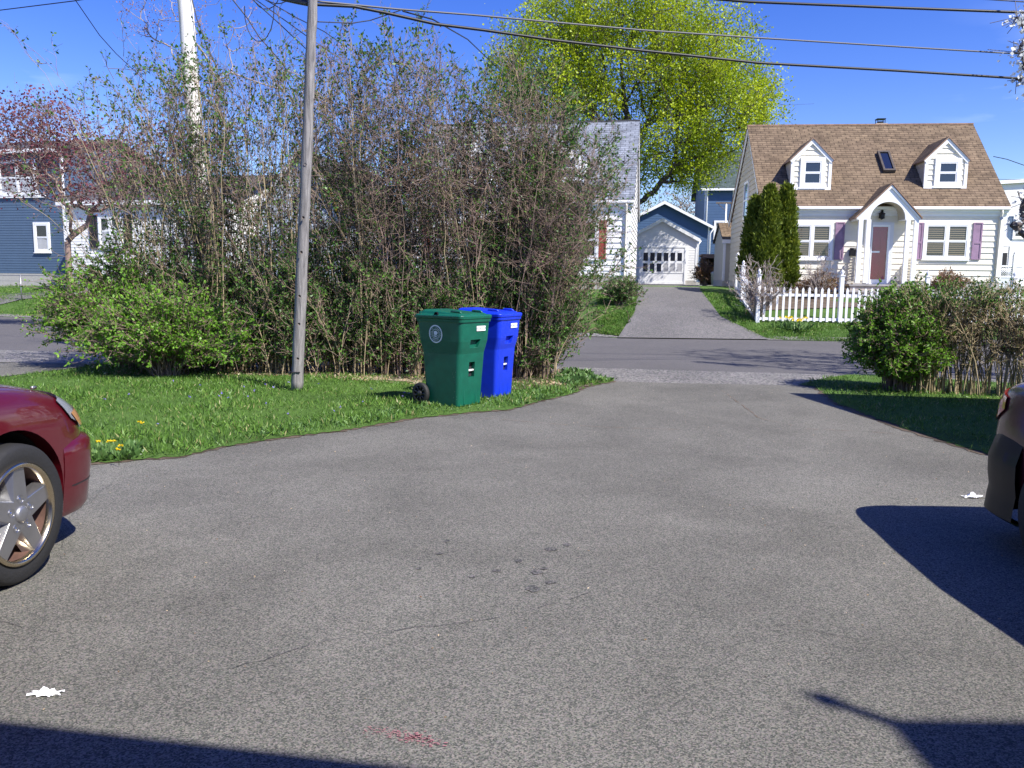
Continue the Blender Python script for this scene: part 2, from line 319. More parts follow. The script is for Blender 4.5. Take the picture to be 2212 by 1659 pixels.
def tubes(P, Rd, n=3):
    """P (N,S,3) polylines, Rd (N,S) radii -> verts, quads"""
    N_, S = P.shape[:2]; T = np.gradient(P, axis=1); T /= np.linalg.norm(T, axis=2, keepdims=True)+1e-9
    ref = np.where(np.abs(T[..., 2:3]) < .9, np.array([0, 0, 1.]), np.array([1., 0, 0])); A = np.cross(T, ref); A /= np.linalg.norm(A, axis=2, keepdims=True)+1e-9
    B = np.cross(T, A); an = 2*np.pi*np.arange(n)/n
    V = P[:, :, None, :]+Rd[:, :, None, None]*(A[:, :, None, :]*np.cos(an)[None, None, :, None]+B[:, :, None, :]*np.sin(an)[None, None, :, None])
    base = (np.arange(N_)*S*n)[:, None, None]+(np.arange(S-1)*n)[None, :, None]; j = np.arange(n); j2 = (j+1) % n
    Q = np.stack([base+j, base+j2, base+j2+n, base+j+n], -1).reshape(-1, 4)
    return V.reshape(-1, 3), Q
def unit(a): return a/(np.linalg.norm(a, axis=-1, keepdims=True)+1e-9)
def leaves(P, size, aspect=.5, D=None, tint=None, flat=0.0):
    """a rhombus leaf at each point; D = direction the leaf points"""
    n = len(P); D = unit(rng.normal(size=(n, 3))) if D is None else unit(D+rng.normal(size=(n, 3))*.45)
    r_ = rng.normal(size=(n, 3)); r_[:, 2] *= (1-flat); W = unit(np.cross(D, r_)); size = np.broadcast_to(size, (n,))[:, None]
    Nn = np.cross(D, W)
    V = np.stack([P, P+D*size*.5+W*size*aspect*.5+Nn*size*.06, P+D*size, P+D*size*.5-W*size*aspect*.5+Nn*size*.06], 1).reshape(-1, 3)
    Q = np.arange(n*4).reshape(-1, 4); tn = rng.random(n) if tint is None else tint
    return V, Q, np.repeat(tn, 4)
def smooth(x): x = np.clip(x, 0, 1); return x*x*(3-2*x)
def inpoly(P, poly):
    x, y = P[:, 0], P[:, 1]; c = np.zeros(len(P), bool); n = len(poly); j = n-1
    for i in range(n):
        xi, yi, xj, yj = poly[i][0], poly[i][1], poly[j][0], poly[j][1]
        k = ((yi > y) != (yj > y)) & (x < (xj-xi)*(y-yi)/(yj-yi+1e-12)+xi); c ^= k; j = i
    return c
# ================================================ THE GROUND
def ext(pts, a=70):                                          # stretch a polyline far out at both ends
    p = [Vector((q.x, q.y, 0)) for q in pts]; d0 = (p[0]-p[1]).normalized(); d1 = (p[-1]-p[-2]).normalized()
    return [p[0]+d0*a*2]+[p[0]+d0*20]+p+[p[-1]+d1*20]+[p[-1]+d1*a*2]
NEAR = ext([gnd(0, 757), gnd(700, 777), gnd(1300, 797), gnd(1850, 812)])
FAR = ext([gnd(0, 684), gnd(700, 711), gnd(1350, 730), gnd(1850, 738)])
def lineY(L, x): return np.interp(x, [p.x for p in L], [p.y for p in L])
def terrain(x, y):
    s = np.asarray(y)-lineY(FAR, x); return np.interp(s, [0, .3, 1.8, 5, 8.5, 60], [0, .06, .60, 1.10, 1.50, 1.6])
def tz(x, y): return float(terrain(x, y))
def on_terrain(u, v):                                        # walk a pixel ray to the far-side ground
    d = ray(u, v); o = Vector((0, 0, CAMH)); s = 5.0
    while s < 200:
        p = o+d*s
        if p.z < tz(p.x, p.y): return p
        s += .05
    return p
def grid_sheet(name, xs, ys, zoff, mat, kind='structure', zf=None):
    X, Y = np.meshgrid(xs, ys); Z = (terrain(X.ravel(), Y.ravel()) if zf is None else zf(X.ravel(), Y.ravel()))+zoff
    n = NPM(); V = np.stack([X.ravel(), Y.ravel(), Z], 1); nx = len(xs); i = np.arange(len(ys)-1)[:, None]*nx+np.arange(nx-1)[None]
    n.add(V, np.stack([i, i+1, i+nx+1, i+nx], -1).reshape(-1, 4)); return tag(n.build(name, mat, smooth=True), kind=kind)
# the ground sheet: dips 3 cm below the paved sheets on the near side, carries the far lawns
def gz(x, y):
    s = y-lineY(FAR, x); return np.where(s > .0, terrain(x, y), -.04)+np.where(s > .25, .0, 0)
xs = np.concatenate([np.arange(-200, -40, 10), np.arange(-40, 40, .8), np.arange(40, 201, 10)]); ys = np.concatenate([np.arange(-60, 12, 6), np.arange(12, 48, .25), np.arange(48, 120, 6), [150, 200, 300, 500]])
grid_sheet('ground', xs, ys, 0, 'turf_far', zf=gz)
def sheet(name, poly, z, mat, kind='structure', parent=None):
    me = bpy.data.meshes.new(name); pts = [Vector((p[0], p[1], z)) for p in poly]
    tri = tessellate_polygon([pts]); me.from_pydata([tuple(p) for p in pts], [], [tuple(t_) for t_ in tri]); me.materials.append(M[mat])
    bm = bmesh.new(); bm.from_mesh(me); bmesh.ops.recalc_face_normals(bm, faces=bm.faces)
    for f in bm.faces:
        if f.normal.z < 0: f.normal_flip()
    bm.to_mesh(me); bm.free()
    o = bpy.data.objects.new(name, me); C.objects.link(o)
    if parent: o.parent = parent
    return tag(o, kind=kind)
def ragged(poly, closed=False, step=.12, amp=.03):
    """break the straight edges of an outline so that a grass edge looks worn"""
    out = []; n = len(poly)
    for i in range(n if closed else n-1):
        a = Vector(poly[i][:2]); b_ = Vector(poly[(i+1) % n][:2]); k = max(1, int((b_-a).length/step)); nn = Vector((-(b_-a).y, (b_-a).x)).normalized()
        for j in range(k): out.append(a.lerp(b_, j/k)+nn*random.uniform(-amp, amp)*(1 if j else 0))
    if not closed: out.append(Vector(poly[-1][:2]))
    return [(p.x, p.y) for p in out]
near = [(p.x, p.y) for p in NEAR]; far = [(p.x, p.y) for p in FAR]
sheet('road', near+[(x, y+.30) for x, y in far[::-1]], 0.0, 'road')
sheet('gravel_shoulder', [(x, y-2.1) for x, y in near]+[(x, y+.12+.05*math.sin(x*2)) for x, y in near[::-1]], .004, 'gravel')
G = lambda *a: [tuple(gnd(u, v)[:2]) for u, v in a]
lawn_edge = G((-200, 1030), (0, 1016), (180, 1005), (260, 1000), (400, 988), (480, 968), (600, 950), (760, 930), (900, 905), (1000, 895), (1100, 887), (1200, 860), (1243, 850), (1262, 838), (1328, 825))
right_edge = G((1764, 838), (1808, 873), (1891, 906), (2008, 946), (2131, 984))
drive = [(-16, 8), (-8, 8.5)]+G((620, 905), (1000, 862), (1180, 842), (1290, 832), (1328, 825), (1500, 829), (1700, 833), (1764, 834), (1900, 880))+[(6.5, 7.5), (6.9, 2.5), (6.9, -4), (-16, -4)]
driveway = sheet('driveway', drive, .008, 'driveway')
lawn = ragged(lawn_edge[1:], False, .05, .04)+G((1290, 815), (1240, 806), (1180, 806), (900, 808), (500, 796), (200, 790), (180, 796), (0, 818))+[(-13.5, 11.4), (-16, 6)]
tag(sheet('lawn', [(-16, 3.7)]+lawn, .018, 'turf'), kind='structure')
def widen(E, w_):
    out = []
    for i, p_ in enumerate(E):
        a_ = Vector(E[max(i-1, 0)]); b_ = Vector(E[min(i+1, len(E)-1)]); t_ = (b_-a_).normalized(); out.append((p_[0]+t_.y*w_, p_[1]-t_.x*w_))
    return out
sheet('soil_edge', ragged(widen(lawn_edge[1:], .035), False, .05, .035)+[(p_[0]-.3, p_[1]+.5) for p_ in lawn_edge[::-1]], .013, 'soil')
sheet('verge_soil', ragged([(p_[0]-.06, p_[1]-.03) for p_ in right_edge], False, .09, .04)+[(p_[0]+.8, p_[1]+.3) for p_ in right_edge[::-1]], .013, 'soil')
rlawn = ragged(G((1725, 833))+right_edge, False, .05, .04)+[(5.2, 5.4), (6.6, 2.5), (22, 2.5), (22, 12.3), (9, 12.2)]+G((1900, 812), (1830, 811), (1765, 822))
sheet('lawn_verge', rlawn, .018, 'turf')
sheet('mulch_bed', ragged(G((470, 812), (650, 812), (760, 822), (860, 826), (912, 832), (930, 818), (940, 798), (760, 790), (480, 790)), True, .12, .05), .024, 'mulch')
sheet('dirt_patch', ragged(G((1110, 845), (1180, 842), (1240, 848), (1300, 826), (1245, 812), (1180, 800), (1090, 800), (1060, 830)), True, .1, .04), .026, 'soil')
sheet('side_drive', ragged([(-14, 11.2)]+G((-200, 822), (0, 817), (120, 803), (185, 794), (185, 786), (0, 786), (-300, 783)), True, .3, .02), .022, 'driveway')
# the neighbours' driveway and the left lawn path, laid on the slope
def strip(name, L, Rr, mat, lift=.03, n=60):
    def samp(P, k):
        P = [Vector(p[:2]) for p in P]; ls = [0]
        for i in range(len(P)-1): ls.append(ls[-1]+(P[i+1]-P[i]).length)
        t_ = np.linspace(0, ls[-1], k); return np.stack([np.interp(t_, ls, [p[i] for p in P]) for i in (0, 1)], 1)
    A, B = samp(L, n), samp(Rr, n); W = np.linspace(0, 1, 14)[None, :, None]; Pt = A[:, None]*(1-W)+B[:, None]*W
    V = np.concatenate([Pt, (terrain(Pt[..., 0].ravel(), Pt[..., 1].ravel())+lift).reshape(n, 14, 1)], 2).reshape(-1, 3); i = np.arange(n-1)[:, None]*14+np.arange(13)[None]
    q = NPM(); q.add(V, np.stack([i, i+1, i+15, i+14], -1).reshape(-1, 4)); return tag(q.build(name, mat, smooth=True), kind='structure')
OT = lambda *a: [tuple(on_terrain(u, v)) for u, v in a]
strip('far_driveway', OT((1335, 731), (1352, 715), (1365, 690), (1375, 650), (1377, 628), (1380, 614)), OT((1660, 735), (1590, 715), (1555, 685), (1530, 650), (1512, 628), (1500, 614)), 'far_drive', .03, 90)
strip('path', OT((-80, 660), (0, 640), (120, 628)), OT((-80, 676), (0, 660), (125, 640)), 'far_drive', .03, 40)
strip('kerb_edge', [(p[0], p[1]+.02) for p in far], [(p[0], p[1]+.36) for p in far], 'gravel', .012, 400)

strip('yard_strip', OT((1645, 672), (1760, 668), (1900, 664), (2200, 660)), OT((1640, 628), (1760, 626), (1900, 624), (2200, 622)), 'soil', .03, 60)  # brown strip laid over the grass behind the picket fence
# small marks on the driveway
def crack(pts, wid=.010):
    wid *= .62
    P = [gnd(u, v) for u, v in pts]; out = []
    for a, b_ in zip(P, P[1:]):
        k = max(2, int((b_-a).length/.06))
        for j in range(k): out.append(a.lerp(b_, j/k)+Vector((random.uniform(-.012, .012), random.uniform(-.012, .012), 0)))
    mb = MB()
    for a, b_ in zip(out, out[1:]):
        if random.random() < .25: continue
        n_ = Vector((-(b_-a).y, (b_-a).x, 0)).normalized()*wid*random.uniform(.3, 1)*.5; z = Vector((0, 0, .004))
        a2 = Vector((a.x, a.y, .008)); b2 = Vector((b_.x, b_.y, .008)); mb.quad(a2-n_+z, b2-n_+z, b2+n_+z, a2+n_+z)
    return mb
crack([(800, 868), (900, 876), (1050, 905), (1200, 918), (1330, 926), (1480, 930)], .016).build('crack', 'dry_leaf', driveway, recalc=False)
crack([(1560, 845), (1640, 905), (1740, 928), (1900, 936), (2080, 955)], .016).build('crack', 'dry_leaf', driveway, recalc=False)
crack([(250, 960+80), (150, 1120), (60, 1460), (0, 1540)], .006).build('crack', 'stain', driveway, recalc=False)
crack([(1290, 1275), (1450, 1330), (1640, 1350), (1900, 1390)], .006).build('crack', 'stain', driveway, recalc=False)
crack([(700, 1390), (820, 1370), (1050, 1345), (1230, 1300), (1290, 1275)], .008).build('crack', 'stain', driveway, recalc=False)
for pts_c, wd_ in (([(0, 1345), (60, 1360), (160, 1372)], .01), ([(470, 1215), (560, 1120), (600, 1040)], .007), ([(430, 1460), (540, 1440), (700, 1390)], .007), ([(1700, 1010), (1850, 1035), (2000, 1030)], .008), ([(330, 1010), (420, 1060), (600, 1080)], .006)):
    crack(pts_c, wd_).build('crack', 'stain', driveway, recalc=False)
for (u, v, w_, h_) in ((1160, 1240, 16, 6), (1075, 1237, 10, 4), (1150, 1275, 18, 8), (965, 1172, 7, 3), (950, 1200, 9, 3), (1190, 1190, 16, 5), (1120, 1215, 9, 4), (1225, 1180, 9, 4), (1175, 1232, 10, 3), (1020, 1250, 9, 3), (1190, 1262, 12, 4), (905, 1232, 8, 3)):
    c0 = gnd(u, v); a = gnd(u+w_, v); b_ = gnd(u, v+h_); rx = (a-c0).length; ry = (b_-c0).length
    poly = [(c0.x+rx*math.cos(k*.52)*random.uniform(.6, 1.15), c0.y+ry*math.sin(k*.52)*random.uniform(.6, 1.15)) for k in range(12)]
    sheet('oil_stain', poly, .0115, 'stain', None, driveway)
m_, t_, b_ = new_mat('pink_chalk'); b_.inputs['Base Color'].default_value = (.34, .15, .16, 1); b_.inputs['Roughness'].default_value = .9
mb = MB()
cA, cB = gnd(790, 1580), gnd(950, 1612)
for k in range(210):
    f = random.random(); p = cA.lerp(cB, f)+Vector((random.gauss(0, .015), random.gauss(0, .017), 0)); s_ = random.uniform(.0012, .0042)*(1.2 if f > .45 else .7)
    mb.quad((p.x-s_*1.5, p.y-s_*.5, .0125), (p.x+s_, p.y-s_*.6, .0125), (p.x+s_*1.4, p.y+s_*.4, .0125), (p.x-s_, p.y+s_*.6, .0125))
mb.build('chalk_mark', 'pink_chalk', driveway, recalc=False)
# fallen petals and grit on the paving: uncountable
n = NPM(); k = 900; P = np.stack([rng.uniform(-4, 5, k), rng.uniform(2.6, 12, k), np.full(k, .013)], 1)
V, Q, T = leaves(P, rng.uniform(.004, .016, k), .5, np.stack([rng.normal(size=k), rng.normal(size=k), np.zeros(k)], 1), flat=1); V[:, 2] = np.maximum(V[:, 2], .011)
n.add(V, Q, 0, T); tag(n.build('fallen_grit', 'dry_leaf'), 'tiny fallen petals, twigs and grit scattered over the asphalt driveway', 'litter', kind='stuff')

# ================================================ HOUSES
def siding(mb, O, U, Nn, lo, hi, z0, z1, e, m=0, out=.03):
    O, U, Nn = Vector(O), Vector(U), Vector(Nn); z = z0
    while z < z1-1e-4:
        zt = min(z+e, z1); Z = Vector((0, 0, 1)); a, b_, c_, d_ = lo(z), hi(z), hi(zt), lo(zt)
        if b_-a > .01:
            p = [O+U*a+Z*z+Nn*out, O+U*b_+Z*z+Nn*out, O+U*c_+Z*zt+Nn*.003, O+U*d_+Z*zt+Nn*.003, O+U*a+Z*z, O+U*b_+Z*z]
            mb.add(p, [(0, 1, 2, 3), (4, 5, 1, 0)], m)
        z = zt
    return mb
def roof_slab(mb, x0, x1, ya, za, yb, zb, th=.07, m=0, side=1):
    """sloping slab from eave (ya,za) to ridge (yb,zb), shingle UVs in metres on top"""
    L = math.hypot(yb-ya, zb-za); nrm = Vector((0, -(zb-za), (yb-ya)))/L
    if nrm.z < 0: nrm = -nrm
    T_ = nrm*th; a, b_, c_, d_ = [Vector(p) for p in ((x0, ya, za), (x1, ya, za), (x1, yb, zb), (x0, yb, zb))]
    uv = [(x0, 0), (x1, 0), (x1, L), (x0, L)]
    mb.add([a+T_, b_+T_, c_+T_, d_+T_], [(0, 1, 2, 3)], m, [uv])
    mb.add([a, b_, c_, d_, a+T_, b_+T_, c_+T_, d_+T_], [(3, 2, 1, 0), (0, 1, 5, 4), (1, 2, 6, 5), (3, 0, 4, 7), (2, 3, 7, 6)], m+1)
def win(parent, x0, z0, x1, z1, y, lights=1, blind=True, muntins=False, trim='white_trim', cas=.09, curtain=False, nosub=False):
    f = MB(); yo = y-.065
    f.box(x0-cas, yo, z1, x1+cas, y, z1+cas); f.box(x0-cas, yo, z0-cas, x1+cas, y, z0); f.box(x0-cas, yo, z0, x0, y, z1); f.box(x1, yo, z0, x1+cas, y, z1)
    f.box(x0-cas-.03, yo-.025, z0-cas-.03, x1+cas+.03, y, z0-cas)
    W = (x1-x0); lw = W/lights; zm = (z0+z1)/2; sash = MB(); pane = MB(); bl = MB(); inn = MB()
    inn.quad((x0, y-.033, z0), (x1, y-.033, z0), (x1, y-.033, z1), (x0, y-.033, z1))
    for i in range(lights):
        a, b_ = x0+i*lw, x0+(i+1)*lw
        if i: f.box(a-.045, yo, z0, a+.045, y, z1); a += .045
        if i < lights-1: b_ -= .045
        t = .04; ys = y-.052
        for (p, q) in ((z0, zm), (zm, z1)):
            yy = ys if p == z0 else ys-.006
            sash.box(a, yy, p, a+t, y-.03, q); sash.box(b_-t, yy, p, b_, y-.03, q); sash.box(a+t, yy, p, b_-t, y-.03, p+t); sash.box(a+t, yy, q-t, b_-t, y-.03, q)
            if muntins and p == zm:
                for k in (1, 2): xx = a+(b_-a)*k/3; sash.box(xx-.008, ys, p+t, xx+.008, y-.034, q-t)
                sash.box(a+t, ys, (p+q)/2-.008, b_-t, y-.034, (p+q)/2+.008)
            pane.quad((a+t, y-.045, p+t), (b_-t, y-.045, p+t), (b_-t, y-.045, q-t), (a+t, y-.045, q-t))
        if blind:
            z = z1-.05
            while z > z0+.05+(zm-z0)*random.choice((0, .0, .1)):
                bl.add([(a+t, y-.040, z-.022), (b_-t, y-.040, z-.022), (b_-t, y-.035, z+.006), (a+t, y-.035, z+.006)], [(0, 1, 2, 3)]); z -= .075
        if curtain:
            bl.quad((a+t, y-.038, z0+t), (b_-t, y-.038, z0+t), (b_-t, y-.038, z0+(z1-z0)*random.uniform(.4, .9)), (a+t, y-.038, z0+(z1-z0)*random.uniform(.4, .9)))
    if nosub:
        o = f.build('window', [trim], parent); s2 = MB()
        sash.build('sash', trim, o); return o
    o = f.build('window', trim, parent); sash.build('sash', trim, o); inn.build('interior', 'interior', o, recalc=False); pane.build('pane', 'glass', o, recalc=False)
    if bl.v: bl.build('curtain' if curtain else 'blind', 'curtain' if curtain else 'blind', o, recalc=False)
    return o
def shutter(parent, x0, z0, x1, z1, y, mat):
    s_ = MB(); s_.box(x0, y-.045, z0, x1, y-.02, z1); t = .05; zm = (z0+z1)/2-.05
    for a, b_ in ((z0, zm), (zm, z1)):
        s_.box(x0, y-.062, a, x0+t, y-.045, b_); s_.box(x1-t, y-.062, a, x1, y-.045, b_); s_.box(x0+t, y-.062, a, x1-t, y-.045, a+t*.8); s_.box(x0+t, y-.062, b_-t*.8, x1-t, y-.045, b_)
    return s_.build('shutter', mat, parent)
HF = Frame(at(1641, 600, 30.0), -6.0)                        # the front-left corner of the tan-roofed house
OV = .10
def cape(loc, deg, F, wall, roof, shut, sidew, label, door='door_red', simple_front=False):
    """story-and-a-half house; F holds its measures in metres, local x along the front, y back, z up"""
    hs = empty('house', loc, deg, label, 'house'); L, D, ze, zr, yr = F['L'], F['D'], F['ze'], F['zr'], F['yr']
    zw = ze-.16; sl = (zr-ze)/(yr+OV)
    core = MB()
    prof = [(0, -.6), (D, -.6), (D, zw), (yr, zr-.12), (0, zw+.02)]
    vs = [(0.0, y, z) for y, z in prof]+[(L, y, z) for y, z in prof]; k = len(prof)
    core.add(vs, [tuple(range(k)), tuple(reversed(range(k, 2*k)))]+[(i, i+k, (i+1) % k+k, (i+1) % k) for i in range(k)], 0)
    e = .205
    siding(core, (0, 0, 0), (1, 0, 0), (0, -1, 0), lambda z: .09, lambda z: L-.09, .22, zw, e, 0)
    def lo(z): return 0 if z < zw else (z-zw)/(zr-.12-zw)*yr
    def hi(z): return D if z < zw else D-(z-zw)/(zr-.12-zw)*(D-yr)
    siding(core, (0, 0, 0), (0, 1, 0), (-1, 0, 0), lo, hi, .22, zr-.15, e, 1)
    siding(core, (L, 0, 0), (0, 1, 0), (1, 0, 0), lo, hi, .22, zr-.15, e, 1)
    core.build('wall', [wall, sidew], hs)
    fd = MB(); fd.box(-.01, -.01, -.8, L+.01, D+.01, .20); fd.build('foundation', 'concrete', hs)
    tr = MB()
    tr.box(-.025, -.028, .2, .09, .10, zw); tr.box(L-.09, -.028, .2, L+.025, .10, zw)                  # corner boards
    tr.box(-.10, -OV, ze-.20, L+.10, -.035, ze-.172); tr.box(-.05, -.034, ze-.30, L+.05, -.001, ze-.20)  # soffit, frieze
    for xx, s_ in ((-.08, -1), (L+.08, 1)):                                                            # rake boards
        for ya, za, yb, zb in ((-OV+.03, ze-.05, yr, zr-.02), (D+.25, ze-.05, yr, zr-.02)):
            L2 = math.hypot(yb-ya, zb-za); dz = .16
            tr.add([(xx-.02, ya, za-dz), (xx-.02, ya, za), (xx-.02, yb, zb), (xx-.02, yb, zb-dz), (xx+.02, ya, za-dz), (xx+.02, ya, za), (xx+.02, yb, zb), (xx+.02, yb, zb-dz)],
                   [(0, 1, 2, 3), (7, 6, 5, 4), (0, 4, 5, 1), (1, 5, 6, 2), (2, 6, 7, 3), (3, 7, 4, 0)])
    tr.build('trim', 'white_trim', hs)
    rf = MB(); roof_slab(rf, -.12, L+.12, -OV, ze, yr, zr, .06); roof_slab(rf, -.12, L+.12, D+.30, ze, yr, zr, .06)
    rf.box(-.12, yr-.09, zr+.02, L+.12, yr+.09, zr+.075, 1)
    ro = rf.build('roof', [roof, 'dark_shingle' if roof == 'grey_shingle' else 'brick'], hs)
    gut = MB(); gut.box(-.12, -OV-.11, ze-.09, L+.12, -OV, ze+.015); gut.box(-.12, -OV-.005, ze-.17, L+.12, -.04, ze-.03); gut.build('gutter', 'white_trim', hs, bevel=.015)
    ds = MB(); ds.tube([(L-.16, -.16, ze-.08), (L-.16, -.14, ze-.22), (L-.16, -.07, ze-.38), (L-.16, -.07, .35), (L-.16, -.22, .18)], .042, 6); ds.build('downspout', 'cream_siding', hs)
    roofz = lambda y: ze+(y+OV)*sl+.06/math.cos(math.atan(sl))
    for (xa, xb, z0, zeD, zap, gx0, gx1, gz0, gz1) in F['dormers']:
        yd = (z0-.05-ze)/sl-OV-.05; xm = (xa+xb)/2; yb = lambda z: (z-ze)/sl-OV+.15
        d_ = MB(); w0 = (xa+.07, xb-.07)
        # body
        body = [(xa+.03, z0), (xb-.03, z0), (xb-.03, zeD), (xm, zap-.05), (xa+.03, zeD)]
        d_.prism(body, yd+.02, yd+.03+.5, 0)
        for xx, sgn in ((xa+.03, -1), (xb-.03, 1)):
            d_.add([(xx, yd+.02, z0), (xx, yb(zeD), zeD), (xx, yd+.02, zeD)], [(0, 1, 2)], 0)
            z = z0
            while z < zeD-.02:
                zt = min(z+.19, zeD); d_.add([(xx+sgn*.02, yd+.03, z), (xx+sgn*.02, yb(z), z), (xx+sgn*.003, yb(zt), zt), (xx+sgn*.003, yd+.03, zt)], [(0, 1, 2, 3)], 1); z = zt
        siding(d_, (0, yd+.02, 0), (1, 0, 0), (0, -1, 0), lambda z: xa+.12 if z < zeD else xa+.12+(z-zeD)*(xm-xa)/(zap-zeD), lambda z: xb-.12 if z < zeD else xb-.12-(z-zeD)*(xm-xa)/(zap-zeD), z0+.06, zap-.18, .19, 0)
        do = d_.build('dormer', [wall, sidew], hs)
        t2 = MB(); t2.box(xa, yd-.03, z0, xa+.11, yd+.05, zeD-.02); t2.box(xb-.11, yd-.03, z0, xb, yd+.05, zeD-.02); t2.box(xa, yd-.035, z0-.06, xb, yd+.05, z0+.04)
        for s_ in (-1, 1):
            xe = xa-.05 if s_ < 0 else xb+.05; ze2 = zeD-.03; q = Vector((xm-xe, 0, zap-ze2)).normalized(); nn = Vector((-q.z, 0, q.x)) if s_ < 0 else Vector((q.z, 0, -q.x)); nn = nn*(1 if nn.z < 0 else -1)
            a, b_ = Vector((xe, yd-.05, ze2)), Vector((xm, yd-.05, zap)); th = nn*.13
            V_ = [a, b_, Vector((xm, yd-.05, zap-.18)), a+th, ]; V_ += [p+Vector((0, .09, 0)) for p in V_]
            t2.add(V_, [(0, 1, 2, 3), (7, 6, 5, 4), (0, 4, 5, 1), (1, 5, 6, 2), (2, 6, 7, 3), (3, 7, 4, 0)])
        t2.build('trim', 'white_trim', do)
        r2 = MB()
        for s_ in (-1, 1):
            xe = xa-.07 if s_ < 0 else xb+.07; ze2 = zeD-.05; Ls = math.hypot(xm-xe, zap-ze2); yf = yd-.09
            yb1, yb2 = yb(ze2)+.1, yb(zap)+.1; up = Vector((0, 0, .05))
            V_ = [Vector((xe, yf, ze2)), Vector((xe, yb1, ze2)), Vector((xm, yb2, zap)), Vector((xm, yf, zap))]; V2 = [p+up for p in V_]
            r2.add(V2, [(0, 1, 2, 3)], 0, [[(yf, 0), (yb1, 0), (yb2, Ls), (yf, Ls)]]); r2.add(V_+V2, [(3, 2, 1, 0), (0, 1, 5, 4), (1, 2, 6, 5), (3, 0, 4, 7)], 1)
        r2.build('dormer_roof', [roof, 'dark_shingle' if roof == 'grey_shingle' else 'brick'], do)
        wo_ = win(do, gx0, gz0, gx1, gz1, yd+.02, 1, False, cas=.15, nosub=True)
        iw = MB(); iw.quad((gx0, yd-.012, gz0), (gx1, yd-.012, gz0), (gx1, yd-.012, gz1), (gx0, yd-.012, gz1)); iw.build('pane', 'skylight_glass', do, recalc=False)
    sx0, sx1, sz0, sz1 = F['skylight']; fr = MB(); y0_, y1_ = (sz0-ze)/sl-OV, (sz1-ze)/sl-OV; nn = Vector((0, -sl, 1)).normalized()
    def rp_(x, y, h): return Vector((x, y, ze+(y+OV)*sl))+nn*(h+.06)
    def slabb(mb, x0, x1, ya, yb_, h0, h1, m=0):
        V_ = [rp_(x0, ya, h0), rp_(x1, ya, h0), rp_(x1, yb_, h0), rp_(x0, yb_, h0), rp_(x0, ya, h1), rp_(x1, ya, h1), rp_(x1, yb_, h1), rp_(x0, yb_, h1)]
        mb.add(V_, [(0, 3, 2, 1), (4, 5, 6, 7), (0, 1, 5, 4), (1, 2, 6, 5), (2, 3, 7, 6), (3, 0, 4, 7)], m)
    slabb(fr, sx0, sx1, y0_, y0_+.06, 0, .13); slabb(fr, sx0, sx1, y1_-.06, y1_, 0, .13); slabb(fr, sx0, sx0+.07, y0_+.06, y1_-.06, 0, .13); slabb(fr, sx1-.07, sx1, y0_+.06, y1_-.06, 0, .13)
    so = fr.build('skylight', 'bark_dark', hs); g = MB(); slabb(g, sx0+.07, sx1-.07, y0_+.06, y1_-.06, .05, .09); g.build('pane', 'skylight_glass', so)
    # chimney cap on the ridge
    ch = MB(); cx = F['chim']; ch.box(cx-.22, yr+.1, zr-.5, cx+.22, yr+.5, zr+.13, 0); ch.box(cx-.17, yr+.15, zr+.30, cx+.17, yr+.45, zr+.33, 1)
    for a in (-.14, .14):
        for b_ in (.18, .42): ch.box(cx+a-.012, yr+b_-.012, zr+.13, cx+a+.012, yr+b_+.012, zr+.30, 1)
    ch.box(cx-.1, yr+.2, zr+.13, cx+.1, yr+.4, zr+.22, 1)
    ch.build('chimney', ['tan_siding', 'black_metal'], hs)
    for (x0, z0, x1, z1, n_, bl) in F['windows']: win(hs, x0, z0, x1, z1, -.0, n_, bl, cas=.10)
    for (x0, z0, x1, z1) in F['shutters']: shutter(hs, x0, z0, x1, z1, -.0, shut)
    win_side = MB(); ws = win_side; zc = zw+.75
    ws.box(-.06, yr-.45, zc-.75, -.001, yr-.37, zc+.75); ws.box(-.06, yr+.37, zc-.75, -.001, yr+.45, zc+.75); ws.box(-.06, yr-.37, zc+.66, -.001, yr+.37, zc+.75); ws.box(-.06, yr-.37, zc-.75, -.001, yr+.37, zc-.66); ws.box(-.05, yr-.37, zc-.03, -.001, yr+.37, zc+.03)
    wo2 = ws.build('window', 'white_trim', hs); g = MB(); g.quad((-.03, yr-.37, zc-.66), (-.03, yr+.37, zc-.66), (-.03, yr+.37, zc+.66), (-.03, yr-.37, zc+.66)); g.build('pane', 'skylight_glass', wo2, recalc=False)
    # ---- porch
    P = F['porch']; x0, x1, xm = P['x0'], P['x1'], P['xm']; zs, za, dp = P['zs'], P['zap'], P['dp']
    po = MB(); r_ = P['ar']; zsp = zs+.03; n_ = 18
    arch = [(P['ax']+r_*math.cos(math.pi*k/n_), zsp+r_*math.sin(math.pi*k/n_)) for k in range(n_+1)]      # right to left
    outer_r = [(x1, zs), (x1, zs+.07), (xm, za)]; outer_l = [(xm, za), (x0, zs+.07), (x0, zs)]
    nA = len(arch)//2+1
    ri = [(arch[0][0], zs)]+arch[:nA]; le = arch[nA-1:]+[(arch[-1][0], zs)]
    po.prism(ri[::-1]+[(ri[0][0], zs)][:0]+[(x1, zs), (x1, zs+.07), (xm, za)], -dp, -dp+.06, 0)
    po.prism([(x0, zs), (le[-1][0], zs)]+le[::-1][1:]+[(xm, za), (x0, zs+.07)], -dp, -dp+.06, 0)
    # barrel vault and side beams
    for k in range(n_):
        a, b_ = arch[k], arch[k+1]; po.add([(a[0], -dp+.06, a[1]), (b_[0], -dp+.06, b_[1]), (b_[0], -.02, b_[1]), (a[0], -.02, a[1])], [(0, 1, 2, 3)], 1)
    po.box(x0, -dp+.06, zs, arch[-1][0], -.02, zs+.06, 0); po.box(arch[0][0], -dp+.06, zs, x1, -.02, zs+.06, 0)
